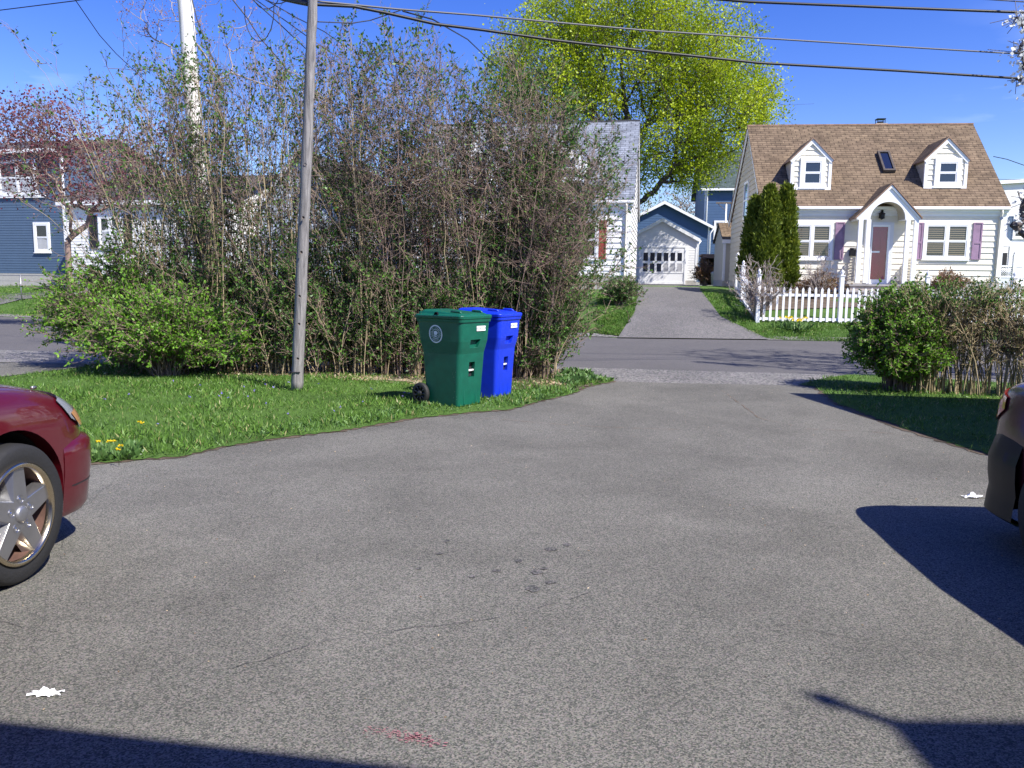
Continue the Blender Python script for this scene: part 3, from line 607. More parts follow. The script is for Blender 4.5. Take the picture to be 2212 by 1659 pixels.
    po.box(x0-.02, -dp+.06, zs-.02, x0+.05, -.02, zs+.14, 0); po.box(x1-.05, -dp+.06, zs-.02, x1+.02, -.02, zs+.14, 0)
    for s_ in (-1, 1):                                        # raking mouldings
        xe = x0-.04 if s_ < 0 else x1+.04
        V_ = [Vector((xe, -dp-.05, zs+.05)), Vector((xm, -dp-.05, za+.07)), Vector((xm, -dp-.05, za-.03)), Vector((xe, -dp-.05, zs-.0))]; V_ += [p+Vector((0, .05, 0)) for p in V_]
        po.add(V_, [(0, 1, 2, 3), (7, 6, 5, 4), (0, 4, 5, 1), (1, 5, 6, 2), (2, 6, 7, 3), (3, 7, 4, 0)], 0)
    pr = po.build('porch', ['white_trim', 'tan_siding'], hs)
    r3 = MB()
    for s_ in (-1, 1):
        xe = x0-.09 if s_ < 0 else x1+.09; Ls = math.hypot(xm-xe, za-zs); yf = -dp-.08; yb2 = max(.1, (za-ze)/sl-OV+.3)
        V_ = [Vector((xe, yf, zs+.03)), Vector((xe, .05, zs+.03)), Vector((xm, yb2, za+.09)), Vector((xm, yf, za+.09))]; up = Vector((0, 0, .05)); V2 = [p+up for p in V_]
        r3.add(V2, [(0, 1, 2, 3)], 0, [[(yf, 0), (.05, 0), (yb2, Ls), (yf, Ls)]]); r3.add(V_+V2, [(3, 2, 1, 0), (0, 1, 5, 4), (1, 2, 6, 5), (3, 0, 4, 7)], 1)
    r3.build('porch_roof', [roof, 'dark_shingle' if roof == 'grey_shingle' else 'brick'], pr)
    for a, b_ in P['posts']: q = MB(); q.box(a, -dp+.0, .12, b_, -dp+.10, zs); q.build('post', 'white_trim', pr, bevel=.008)
    la = MB()
    for (a, b_) in ((x0-.02, P['posts'][0][0]), (P['posts'][3][1], x1+.02)):
        pass
    for xx in (x0+.02, x1-.06):                               # lattice side rails
        la = MB()
        for k in range(8): z = .25+k*.1; la.box(xx, -dp+.12, z, xx+.03, -.03, z+.035)
        for k in range(6): y = -dp+.13+k*.1; la.box(xx-.004, y, .2, xx+.034, y+.03, 1.02)
        la.build('rail', 'cream_siding', pr)
    st = MB(); st.box(x0-.15, -dp-.15, -.5, x1+.15, -.02, .02, 0); st.box(x0-.2, -dp-.2, .02, x1+.2, -.02, .085, 1); st.box(x0-.3, -dp-.55, -.5, x1+.1, -dp-.15, -.2, 0); st.box(x0-.35, -dp-.6, -.2, x1+.15, -dp-.15, -.14, 1)
    st.box(x0-.4, -dp-.95, -.8, x1+.1, -dp-.55, -.42, 0); st.box(x0-.45, -dp-1.0, -.42, x1+.15, -dp-.55, -.36, 1)
    st.build('step', ['stone', 'slab'], pr)
    # door with storm door
    a, b_, zt = P['door']; fr = MB(); fr.box(a-.09, -.09, .10, a, -.001, zt+.09); fr.box(b_, -.09, .10, b_+.13, -.001, zt+.09); fr.box(a, -.09, zt, b_, -.001, zt+.09); fr.box(a, -.12, .085, b_, -.001, .13)
    fo = fr.build('door', 'grey_siding', hs); dl = MB(); dl.box(a, -.045, .13, b_, -.025, zt)
    for (p, q, r1, r2_) in ((.12, .46, .1, .42), (.54, .88, .1, .42), (.12, .46, .5, .8), (.54, .88, .5, .8)):
        W_ = b_-a; H_ = zt-.13; dl.box(a+p*W_, -.055, .13+r1*H_, a+q*W_, -.045, .13+r2_*H_)
    dl.build('door_leaf', door, fo); sd = MB(); t_2 = .07
    sd.box(a, -.10, .13, a+t_2*.5, -.07, zt); sd.box(b_-t_2, -.10, .13, b_, -.07, zt); sd.box(a+t_2*.5, -.10, .13, b_-t_2, -.07, .26); sd.box(a+t_2*.5, -.10, zt-t_2, b_-t_2, -.07, zt); sd.box(a+t_2*.5, -.098, 1.22, a+t_2*.5+.28, -.07, 1.28)
    sd.build('storm_door', 'white_trim', fo); g = MB(); g.quad((a+.04, -.085, .26), (b_-t_2, -.085, .26), (b_-t_2, -.085, zt-t_2), (a+.04, -.085, zt-t_2)); g.build('pane', 'glass', fo, recalc=False)
    lx, lz = P['lamp']; lm = MB(); lm.lathe([(.0, .30), (.05, .27), (.03, .22), (.11, .17), (.13, .15), (.10, .13), (.10, .02), (.12, 0), (.04, -.03), (0, -.06)], 'z', (lx, -.16, lz), 6, 0, False); lm.box(lx-.03, -.12, lz+.05, lx+.03, -.02, lz+.12)
    lm.build('wall_lantern', 'black_metal', hs)
    mbx, mbz = P['mail']; mm = MB(); mm.box(mbx-.13, -.16, mbz, mbx+.13, -.02, mbz+.22); mm.lathe([(.13, 0), (.13, 0)], 'y') if 0 else None; mm.tube([(mbx-.13, -.09, mbz+.22), (mbx+.13, -.09, mbz+.22)], .07, 10); mm.build('mailbox', 'black_metal', hs)
    return hs
hx = lambda u, v, off=0: HF.hit(u, v, off)
def H(u, v, off=0): x, z = HF.hit(u, v, off); return x, z-Z0
Lr = H(2166, 520)[0]; zeR = H(1930, 447, -.16)[1]; yrR = 3.45; zrR = H(1870, 272.5, yrR)[1]
def zroof_y(z): return (z-zeR)/((zrR-zeR)/(yrR+OV))-OV
def dorm(cu, vb, u0, u1, veave, vapex, g):
    y = 0.6
    for _ in range(12): x, z = H(cu, vb, y); y = zroof_y(z)
    xa = H(u0, veave, y)[0]; xb = H(u1, veave, y)[0]; z0 = H(cu, vb, y)[1]; zeD = H(cu, veave, y)[1]; zap = H(cu, vapex, y)[1]
    gx0, gz1 = H(g[0], g[1], y); gx1, gz0 = H(g[2], g[3], y)
    return (xa, xb, z0, zeD, zap, gx0, gx1, gz0, gz1)
pd = .72
FR = dict(L=Lr, D=7.0, ze=zeR, zr=zrR, yr=yrR,
    dormers=[dorm(1751, 408, 1708, 1796, 346, 301, (1737, 350, 1770, 398)), dorm(2042, 405, 1996, 2089, 346, 299, (2027, 352, 2062, 396))],
    skylight=(H(1896, 340, 1.9)[0], H(1928, 370, 1.5)[0], H(1910, 377, 1.35)[1], H(1910, 334, 2.1)[1]), chim=H(1907, 265, yrR)[0],
    windows=[(H(1715, 486)[0], H(1750, 555)[1], H(1798-4, 486)[0], H(1750, 487)[1], 2, True), (H(2002, 486)[0], H(2040, 555)[1], H(2090, 486)[0], H(2040, 487)[1], 2, True)],
    shutters=[(H(1804, 500)[0], H(1810, 561)[1], H(1824, 500)[0], H(1810, 480)[1]), (H(1979, 500)[0], H(1985, 560)[1], H(1993, 500)[0], H(1985, 481)[1]), (H(2101, 500)[0], H(2110, 561)[1], H(2121, 500)[0], H(2110, 481)[1])],
    porch=dict(x0=H(1852, 478, -pd)[0], x1=H(1985, 478, -pd)[0], xm=H(1921, 478, -pd)[0], zs=H(1920, 474.5, -pd)[1], zap=H(1921, 404, -pd)[1], dp=pd, ar=(H(1956, 470, -pd)[0]-H(1880.5, 470, -pd)[0])/2, ax=H(1918.2, 470, -pd)[0],
        posts=[(H(a, 530, -pd)[0], H(b_, 530, -pd)[0]) for a, b_ in ((1852, 1862), (1869, 1879), (1954, 1964), (1972, 1982))],
        door=(H(1879, 540)[0], H(1918, 540)[0], H(1900, 486)[1]), lamp=(H(1902, 465)[0], H(1902, 472)[1]), mail=(H(1842, 545)[0], H(1842, 553)[1])))
print('RIGHT HOUSE', {k: (round(v, 2) if isinstance(v, float) else v) for k, v in FR.items() if k in ('L', 'ze', 'zr')}, 'origin', HF.o)
o0 = HF.o
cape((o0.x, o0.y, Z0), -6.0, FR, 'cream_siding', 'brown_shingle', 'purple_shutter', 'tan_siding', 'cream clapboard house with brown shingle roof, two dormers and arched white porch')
# the white house behind the hedge: its front-right corner is what one sees
WF = Frame(at(1359, 590, 30.0), -10.5); a = R(-10.5)
FW = dict(FR); wl = WF.o-Vector((math.cos(a), math.sin(a), 0))*Lr
FW['ze'] = WF.hit(1340, 436, -.16)[1]-Z0; FW['zr'] = WF.hit(1374, 266, yrR)[1]-Z0
def sh(t, i): return t
dz = FW['ze']-FR['ze']
FW['dormers'] = [tuple(x+dx if k in (0, 1, 5, 6) else x+dz*.8 for k, x in enumerate(d_)) for d_, dx in zip(FR['dormers'], (.75, -.6))]
wx = lambda u: WF.hit(u, 500)[0]+Lr
FW['windows'] = [(wx(938), FR['windows'][0][1]-.12, wx(1012), FR['windows'][0][3]-.02, 2, False), (wx(1206), FR['windows'][0][1]-.12, wx(1288), FR['windows'][0][3]-.02, 2, False)]
FW['shutters'] = [(wx(p), FR['windows'][0][1]-.2, wx(q), FR['windows'][0][3]+.06) for p, q in ((914, 932), (1018, 1033), (1180, 1197), (1294, 1310))]
cape((wl.x, wl.y, Z0+.05), -10.5, FW, 'white_siding', 'grey_shingle', 'red_shutter', 'white_siding', 'white clapboard house with grey roof and red shutters behind the tall hedge', door='white_trim')

def gable_block(hs, x0, x1, y0, y1, zb, ze, zr, wall, roof, side=None, e=.14, axis='x', over=.25, name='wall', trim=True):
    """gabled block; axis 'x': ridge runs along x (eaves face the viewer); axis 'y': the gable faces the viewer"""
    c = MB(); r_ = MB(); side = side or wall; k = MB()
    if axis == 'y':
        xm = (x0+x1)/2; c.prism([(x0, zb), (x1, zb), (x1, ze), (xm, zr), (x0, ze)], y0, y1, 0)
        siding(c, (0, y0, 0), (1, 0, 0), (0, -1, 0), lambda z: x0+.08 if z < ze else x0+(z-ze)/(zr-ze)*(xm-x0), lambda z: x1-.08 if z < ze else x1-(z-ze)/(zr-ze)*(x1-xm), zb+.25, zr-.03, e, 0, .014)
        siding(c, (x0, 0, 0), (0, 1, 0), (-1, 0, 0), lambda z: y0, lambda z: y1, zb+.25, ze-.02, e, 1, .014); siding(c, (x1, 0, 0), (0, 1, 0), (1, 0, 0), lambda z: y0, lambda z: y1, zb+.25, ze-.02, e, 1, .014)
        for s_ in (-1, 1):
            xe = x0-over if s_ < 0 else x1+over; zee = ze-over*(zr-ze)/(xm-x0); Ls = math.hypot(xm-xe, zr-zee); up = Vector((0, 0, .07))
            V_ = [Vector((xe, y0-over, zee)), Vector((xe, y1+over, zee)), Vector((xm, y1+over, zr)), Vector((xm, y0-over, zr))]; V2 = [p+up for p in V_]
            r_.add(V2, [(0, 1, 2, 3)], 0, [[(y0, 0), (y1, 0), (y1, Ls), (y0, Ls)]]); r_.add(V_+V2, [(3, 2, 1, 0), (0, 1, 5, 4), (1, 2, 6, 5), (3, 0, 4, 7)], 1)
            W_ = [Vector((xe, y0-over-.02, zee-.12)), Vector((xe, y0-over-.02, zee+.07)), Vector((xm, y0-over-.02, zr+.07)), Vector((xm, y0-over-.02, zr-.14))]; W_ += [p+Vector((0, .04, 0)) for p in W_]
            k.add(W_, [(0, 1, 2, 3), (7, 6, 5, 4), (0, 4, 5, 1), (1, 5, 6, 2), (2, 6, 7, 3), (3, 7, 4, 0)])
        k.box(x0-.02, y0-.03, zb+.2, x0+.08, y0+.06, ze); k.box(x1-.08, y0-.03, zb+.2, x1+.02, y0+.06, ze)
    else:
        ym = (y0+y1)/2; prof = [(y0, zb), (y1, zb), (y1, ze), (ym, zr), (y0, ze)]; n_ = 5
        c.add([(x0, y, z) for y, z in prof]+[(x1, y, z) for y, z in prof], [tuple(range(n_)), tuple(reversed(range(n_, 2*n_)))]+[(i, i+n_, (i+1) % n_+n_, (i+1) % n_) for i in range(n_)], 0)
        siding(c, (0, y0, 0), (1, 0, 0), (0, -1, 0), lambda z: x0+.08, lambda z: x1-.08, zb+.25, ze-.02, e, 0, .014)
        for xx, s_ in ((x0, -1), (x1, 1)): siding(c, (xx, 0, 0), (0, 1, 0), (s_, 0, 0), lambda z: y0 if z < ze else y0+(z-ze)/(zr-ze)*(ym-y0), lambda z: y1 if z < ze else y1-(z-ze)/(zr-ze)*(y1-ym), zb+.25, zr-.03, e, 1, .014)
        sl = (zr-ze)/(ym-y0); roof_slab(r_, x0-over, x1+over, y0-over, ze-over*sl, ym, zr); roof_slab(r_, x0-over, x1+over, y1+over, ze-over*sl, ym, zr)
        k.box(x0-over, y0-over-.02, ze-over*sl-.14, x1+over, y0-over+.02, ze-over*sl+.04); k.box(x0-.02, y0-.03, zb+.2, x0+.08, y0+.06, ze-.1); k.box(x1-.08, y0-.03, zb+.2, x1+.02, y0+.06, ze-.1)
    o = c.build(name, [wall, side], hs); r_.build('roof', [roof, 'dark_shingle'], hs); k.build('trim', 'white_trim', hs)
    f_ = MB(); f_.box(x0-.01, y0-.01, zb-.6, x1+.01, y1+.01, zb+.24); f_.build('foundation', 'concrete', hs)
    return o
def block_house(name, F, label, cat):                         # empty at the frame origin
    return empty(name, F.o, F.deg, label, cat)
# ---- garage at the end of the neighbours' driveway
GF = Frame((at(1427, 600, 46.0).x, 46.0, Z0), -9.0)
def gh(u, v, off=0): x, z = GF.hit(u, v, off); return x, z-Z0
ga = block_house('garage', GF, 'small white garage with a row of square door panes at driveway end', 'garage')
hw = gh(1505, 560)[0]; gze = gh(1508, 519)[1]; gzr = gh(1427, 474)[1]
gable_block(ga, -hw, hw, 0, 6, 0, gze+.08, gzr, 'white_siding', 'grey_shingle', e=.14, axis='y', over=.16)
dx0, dx1, dz1 = gh(1384, 570)[0], gh(1478, 570)[0], gh(1430, 535)[1]
tr = MB(); tr.box(dx0-.1, -.08, .02, dx0, -.001, dz1+.1); tr.box(dx1, -.08, .02, dx1+.1, -.001, dz1+.1); tr.box(dx0, -.08, dz1, dx1, -.001, dz1+.1); tr.build('door_frame', 'white_trim', ga)
gd = MB(); pz0, pz1, pzm = gh(1430, 587)[1], gh(1430, 546)[1], 0; pzm = (pz0+pz1)/2; gd.box(dx0, -.04, .03, dx1, -.02, dz1-.05); W_ = dx1-dx0; cw = (W_-.16)/6
gd.box(dx0, -.062, .03, dx1, -.04, .16); gd.box(dx0, -.058, pz0-.08, dx1, -.04, pz0); gd.box(dx0, -.058, pz1, dx1, -.04, dz1-.05); gd.box(dx0, -.058, pzm-.07, dx1, -.04, pzm+.07)
for i in range(7): x = dx0+.08+i*cw; gd.box(x-.06, -.061, pz0, x+.06, -.04, pz1)
go = gd.build('garage_door', 'white_trim', ga)
for r_i, (a_, b_) in enumerate(((pz0, pzm-.07), (pzm+.07, pz1))):
    for i in range(6):
        x = dx0+.08+i*cw; g = MB(); g.quad((x+.06, -.046, a_), (x+cw-.06, -.046, a_), (x+cw-.06, -.046, b_), (x+.06, -.046, b_)); g.build('pane', 'curtain' if (r_i == 0 and i in (3, 4, 5)) else 'skylight_glass', go, recalc=False)
ds = MB(); ds.tube([(hw+.2, .0, gze-.02), (hw+.06, .03, gze-.25), (hw+.06, .03, .25)], .04, 6); ds.build('downspout', 'white_trim', ga)
# ---- blue wing and blue two-storey house behind
BF = Frame((at(1430, 600, 56.0).x, 56.0, Z0), -8.0)
bw_ = empty('blue_outbuilding', BF.o, -8.0, 'dark blue clapboard gable with white rake boards behind the white garage', 'building')
bh = lambda u, v, off=0: (BF.hit(u, v, off)[0], BF.hit(u, v, off)[1]-Z0)
bx = bh(1532, 500)[0]; gable_block(bw_, -bx, bx, 0, 3.9, 0, bh(1530, 489)[1]+.05, bh(1427, 437)[1], 'blue_siding', 'dark_shingle', e=.17, axis='y', over=.3)
ds = MB(); z_ = bh(1530, 489)[1]; ds.tube([(bx+.3, -.15, z_-.1), (bx+.06, -.06, z_-.5), (bx+.06, -.06, .2)], .05, 6); ds.build('downspout', 'white_trim', bw_)
B2 = Frame((at(1516, 600, 61.0).x, 61.0, Z0), -8.0)
b2 = empty('blue_house', B2.o, -8.0, 'two storey blue house with dark green roof and white windows behind the yards', 'house')
b2h = lambda u, v, off=0: (B2.hit(u, v, off)[0], B2.hit(u, v, off)[1]-Z0)
x1_ = b2h(1680, 500)[0]; ze2 = b2h(1560, 404)[1]; gable_block(b2, 0, x1_, 0, 9, 0, ze2+.1, ze2+3.2, 'blue_siding', 'green_shingle', e=.2, axis='x', over=.35)
for (ua, va, ub, vb, nl) in ((1587, 408, 1601, 434, 1), (1546, 480, 1577, 513, 2)):
    a_, b_ = b2h(ua, va); c_, d_ = b2h(ub, vb); win(b2, a_, d_, c_, b_, 0, nl, False, muntins=True, cas=.12, curtain=True)
ds = MB(); ds.tube([(.12, -.33, ze2-.1), (.14, -.1, ze2-.5), (.14, -.08, .2)], .06, 6); ds.build('downspout', 'white_trim', b2)
# ---- low rear addition of the right house with brick chimney
AF = Frame((at(1597, 600, 37.5).x, 37.5, Z0), -6.0)
ad = empty('side_shed', AF.o, -6.0, 'low tan clapboard shed beside the cream house, behind the shrubs', 'shed')
gable_block(ad, -.75, 1.2, 0, 3.0, 0, 2.1, 2.9, 'tan_siding', 'brown_shingle', e=.2, axis='x', over=.1)
c_ = empty('brick_chimney', (at(1588, 600, 41.5).x, 41.5, Z0), -6, 'weathered brown brick chimney stack standing in the gap left of the cream house', 'chimney')
q = MB(); q.box(-.26, 0, -.2, .26, .6, 3.5); q.box(-.30, -.04, 3.36, .30, .64, 3.5); q.build('stack', 'brick', c_); q = MB(); q.lathe([(.34, 0), (.30, .05), (.08, .7), (0, .85)], 'z', (.05, .3, 3.5), 8, 0, False); q.build('cover', 'cable', c_)
# ---- dark lean-to at the end of the side lawn
sh_ = empty('timber_lean_to', (at(1549, 600, 43).x, 43, Z0), -8, 'dark open timber lean-to beside the white garage', 'shed')
q = MB(); q.box(-.75, 0, 0, -.65, 1.6, 1.55); q.box(.55, 0, 0, .65, 1.6, 1.55); q.box(-.65, 1.5, 0, .55, 1.6, 1.5); q.build('wall', 'bark_dark', sh_)
q = MB(); q.box(-.85, -.15, 1.55, .85, 1.7, 1.63); q.box(-.8, -.12, 1.42, .8, -.04, 1.55); q.build('roof', 'twig_brown', sh_)
tb = empty('grey_trash_can', (at(1545, 600, 42.6).x, 42.6, Z0), 0, 'grey plastic trash can in the dark mouth of the lean-to', 'trash can')
q = MB(); q.lathe([(0, 0), (.19, 0), (.24, .6), (.26, .62), (.26, .65), (.22, .70), (0, .73)], n=20); q.build('body', 'grey_siding', tb); q = MB(); q.box(-.3, -.03, .5, -.24, .03, .54); q.box(.24, -.03, .5, .3, .03, .54); q.build('handle', 'black_metal', tb)
tp = empty('clothes_pole', (at(1562, 600, 50).x, 50, Z0), -5, 'tall white T shaped clothesline pole in front of the blue house', 'pole')
zt = at(1562, 440, 50).z-Z0; q = MB(); q.tube([(0, 0, 0), (0, 0, zt)], .05, 8); q.build('post', 'white_trim', tp); q = MB(); q.box(-.62, -.05, zt, .62, .05, zt+.09); q.tube([(-.5, 0, zt), (0, 0, zt-.45)], .02, 6); q.build('crossbar', 'bark', tp)
# ---- houses at the left, behind the hedge
SF = Frame((at(147, 595, 37.0).x, 37.0, Z0), -12.0); shh = lambda u, v, off=0: (SF.hit(u, v, off)[0], SF.hit(u, v, off)[1]-Z0)
s1 = empty('slate_blue_house', SF.o, -12.0, 'slate blue clapboard house at the far left edge across the street', 'house')
ze3 = shh(60, 322)[1]; gable_block(s1, -8.5, 0, 0, 7, -.1, ze3, ze3+.9, 'slate_siding', 'dark_shingle', e=.115, axis='x')
for (ua, va, ub, vb, nl) in ((0, 352, 78, 418, 2), (78, 486, 106, 540, 1)):
    a_, b_ = shh(ua, va); c2, d_ = shh(ub, vb); win(s1, a_, d_, c2, b_, 0, nl, False, cas=.12, curtain=True)
q = MB(); a_, b_ = shh(-60, 421); c2, d_ = shh(100, 427); q.box(a_, -.09, d_, c2, -.001, b_+.05); q.build('belt_trim', 'white_trim', s1)
s2 = empty('grey_white_house', Frame((at(150, 595, 34.0).x, 34.0, Z0), -12.0).o, -12.0, 'pale clapboard house with dark shutters between slate house and hedge', 'house')
S2 = Frame((at(150, 595, 34.0).x, 34.0, Z0), -12.0); s2h = lambda u, v: (S2.hit(u, v)[0], S2.hit(u, v)[1]-Z0)
ze4 = s2h(200, 432)[1]; gable_block(s2, 0, s2h(500, 500)[0], 0, 7, -.1, ze4, ze4+1.3, 'white_siding', 'dark_shingle', e=.12, axis='x')
a_, b_ = s2h(217, 470); c2, d_ = s2h(262, 530); win(s2, a_, d_, c2, b_, 0, 2, False, cas=.09, curtain=True)
for ua, ub in ((195, 211), (270, 286)): shutter(s2, s2h(ua, 500)[0], d_-.1, s2h(ub, 500)[0], b_+.1, 0, 'interior')
a_, b_ = s2h(380, 470); c2, d_ = s2h(430, 530); win(s2, a_, d_, c2, b_, 0, 2, False, cas=.09, curtain=True)
S3 = Frame((at(560, 595, 33.0).x, 33.0, Z0), -12.0); s3h = lambda u, v: (S3.hit(u, v)[0], S3.hit(u, v)[1]-Z0)
s3 = empty('pale_blue_house', S3.o, -12.0, 'pale blue clapboard house with steep gable behind the wooden pole and hedge', 'house')
x3 = s3h(755, 500)[0]; gable_block(s3, 0, x3, 0, 8, -.1, s3h(600, 460)[1], s3h(660, 325)[1], 'paleblue_siding', 'dark_shingle', e=.13, axis='y')
for ua, ub in ((620, 645), (690, 712)): a_, b_ = s3h(ua, 500); c2, d_ = s3h(ub, 555); win(s3, a_, d_, c2, b_, 0, 1, False, cas=.09, curtain=True)
S4 = Frame((at(790, 600, 44.0).x, 44.0, Z0), -10.0); s4h = lambda u, v: (S4.hit(u, v)[0], S4.hit(u, v)[1]-Z0)
s4 = empty('white_back_house', S4.o, -10.0, 'small white gabled house seen through the hedge left of the white cape', 'house')
gable_block(s4, s4h(764, 500)[0], s4h(860, 500)[0], 0, 6, -.1, s4h(800, 500)[1], s4h(800, 470)[1], 'white_siding', 'grey_shingle', e=.14, axis='y')
# ---- white house at the right edge
E = Frame((at(2120, 600, 48.0).x, 48.0, Z0), -4.0); eh = lambda u, v, off=0: (E.hit(u, v, off)[0], E.hit(u, v, off)[1]-Z0)
e1 = empty('white_gabled_house', E.o, -4.0, 'tall plain white house with a small pedimented entry at the right edge', 'house')
xr_ = eh(2330, 500)[0]; gable_block(e1, 0, xr_, 0, 9, -.1, eh(2120, 395)[1], eh(2225, 452)[1] if 0 else eh(2120, 395)[1]+.2, 'white_siding', 'grey_shingle', e=.16, axis='y', over=.2)
a_, b_ = eh(2178, 482); c2, d_ = eh(2186, 505); shutter(e1, a_, d_-.4, c2, b_+.4, 0, 'slate_siding'); a_, b_ = eh(2193, 480); c2, d_ = eh(2225, 512); win(e1, a_, d_, c2, b_, 0, 1, False, cas=.1)
q = MB(); a_, b_ = eh(2142, 532, -1.2); c2, d_ = eh(2190, 515, -1.2); q.prism([(a_, b_), (c2, b_), (c2, b_+.12), ((a_+c2)/2, b_+.75), (a_, b_+.12)], -1.2, -.02); q.box(a_+.05, -1.2, 0, a_+.18, -1.07, b_); q.box(c2-.18, -1.2, 0, c2-.05, -1.07, b_); q.build('portico', 'white_trim', e1)
q = MB(); q.box(a_+.6, -.06, .1, a_+1.5, -.03, 2.1); q.build('door', 'interior', e1)
# ---- the house at the photographer's back and the flat-roofed garage on the right: they throw the near shadows
ph = empty('home_behind', (0, 0, 0), 0, 'long eaved house at the photographer\'s back that shades the driveway', 'house')
S3s = Vector((SD.x/SD.z, SD.y/SD.z, 1))
ea, eb = gnd(0, 1560)+S3s*4.2, gnd(880, 1659)+S3s*4.2; dd = (eb-ea).normalized(); A_, B_ = ea-dd*16, ea+dd*9; bk = Vector((dd.y, -dd.x, 0))
q = MB(); V_ = [A_, B_, B_+bk*5+Vector((0, 0, 2.0)), A_+bk*5+Vector((0, 0, 2.0))]; V_ = [p-Vector((0, 0, .15)) for p in V_]+V_
q.add(V_, [(0, 3, 2, 1), (4, 5, 6, 7), (0, 1, 5, 4), (1, 2, 6, 5), (2, 3, 7, 6), (3, 0, 4, 7)]); q.build('roof', 'dark_shingle', ph)
q = MB(); a1, b1 = A_+bk*.6, B_+bk*.6; V_ = [Vector((p.x, p.y, z)) for z in (0, 4.15) for p in (a1, b1, b1+bk*8, a1+bk*8)]; q.add(V_, [(0, 1, 5, 4), (1, 2, 6, 5), (2, 3, 7, 6), (3, 0, 4, 7), (4, 5, 6, 7)]); q.build('wall', 'white_siding', ph)
cc = gnd(1900, 1555)+S3s*6; pc = cc+Vector((.06, -.06, 0)); q = MB(); q.box(cc.x, cc.y-.7, 4, cc.x+1.5, cc.y, 6.0); q.lathe([(.03, -.4), (.03, .26), (.055, .30), (.03, .36), (0, .37)], 'z', (pc.x, pc.y, 6.0), 8); q.build('chimney', 'brick', ph)
gt = empty('flat_roof_garage', tuple((gnd(1702, 850)+S3s*3.3)[:2])+(0,), 0, 'flat roofed garage just outside the right edge that shades the verge', 'garage')
q = MB(); c0 = Vector((0, 0)); d1 = Vector((.09, -1)).normalized(); d2 = Vector((1, -.16)).normalized(); q.hprism([tuple(c0), tuple(c0+d1*4.6), tuple(c0+d1*4.6+d2*7), tuple(c0+d2*7)], 3.18, 3.3); q.build('roof', 'white_trim', gt)
q = MB(); c1 = c0+d1*.3+d2*.3; q.hprism([tuple(c1), tuple(c1+d1*4.0), tuple(c1+d1*4.0+d2*6.4), tuple(c1+d2*6.4)], 0, 3.18); q.build('wall', 'tan_siding', gt)
# ================================================ PLANTS
def shoots(root, S, R0, n_tw, tw_len, n_tl, tl_len, t0=.15, up=.9, spread=.6, taper=.35):
    """S (N,K,3) stems -> numpy twigs and twiglets. returns dict of arrays"""
    N_, K = S.shape[:2]
    def along(P, t):
        f = t*(P.shape[1]-1); i = np.minimum(f.astype(int), P.shape[1]-2); w_ = (f-i)[:, None]; idx = np.arange(len(P))
        return P[idx, i]*(1-w_)+P[idx, i+1]*w_, unit(P[idx, i+1]-P[idx, i])
    def grow(par, n, L, segs, t_lo, spr, upw):
        idx = np.repeat(np.arange(len(par)), n); t = rng.uniform(t_lo, 1, len(idx)); p, d = along(par[idx], t)
        side = rng.normal(size=(len(idx), 3)); dd = unit(d*upw+side*spr*.6); ln = L*rng.uniform(.4, 1.2, len(idx)); out = [p]; cur = p
        for k in range(segs):
            dd = unit(dd+rng.normal(size=dd.shape)*.16+np.array([0, 0, .08])); cur = cur+dd*(ln/segs)[:, None]; out.append(cur)
        return np.stack(out, 1)
    T = grow(S, n_tw, tw_len, 4, t0, spread, up); Tl = grow(T, n_tl, tl_len, 2, .2, spread, .8)
    return T, Tl, along
def shrub(root, S, R0, n_tw, tw_len, n_tl, tl_len, lf, n_leaf, lsize, mats_wood, lmat, t0=.15, up=.9, spread=.6, rad=(.004, .0022), leaf_p=None, asp=.55, names=('stems', 'foliage'), tips=True):
    T, Tl, al = shoots(root, S, R0, n_tw, tw_len, n_tl, tl_len, t0, up, spread)
    wd = NPM(); K = S.shape[1]; Rr = R0[:, None]*np.linspace(1, .3, K)[None]
    V, Q = tubes(S, Rr, 5); wd.add(V, Q, 0)
    V, Q = tubes(T, np.full(T.shape[:2], rad[0])*np.linspace(1.2, .6, T.shape[1])[None], 3); mi = 0; wd.add(V, Q, 1 if len(mats_wood) > 1 else 0)
    V, Q = tubes(Tl, np.full(Tl.shape[:2], rad[1]), 3); wd.add(V, Q, 1 if len(mats_wood) > 1 else 0)
    wo = wd.build(names[0], mats_wood, root)
    # leaves sit on the twiglets
    idx = np.repeat(np.arange(len(Tl)), n_leaf); P, D = al(Tl[idx], rng.uniform(.15, 1, len(idx)))
    keep = np.ones(len(P), bool) if leaf_p is None else rng.random(len(P)) < leaf_p(P)
    P, D = P[keep], D[keep]; lm = NPM(); V, Q, tt = leaves(P, lsize*rng.uniform(.6, 1.25, len(P)), asp, D*.6+rng.normal(size=P.shape)*.4, np.clip(rng.normal(.5, .22, len(P)), 0, 1)); lm.add(V, Q, 0, tt)
    lo = lm.build(names[1], lmat, root); return wo, lo
def stems(bx, by, bz, tx, ty, tz_, K=9, wob=.05, arch=0.0):
    """curved stems from base to tip"""
    n = len(bx); t = np.linspace(0, 1, K)[None, :, None]; A = np.stack([bx, by, bz], 1)[:, None]; B = np.stack([tx, ty, tz_], 1)[:, None]
    e = t**1.0; xy = A[..., :2]+(B[..., :2]-A[..., :2])*(t**1.5); z = A[..., 2:]+(B[..., 2:]-A[..., 2:])*(1-(1-t)**(1+arch))
    P = np.concatenate([xy, z], 2); w_ = np.cumsum(rng.normal(size=(n, K, 3))*wob*np.array([1, 1, .3]), axis=1)*t; return P+w_
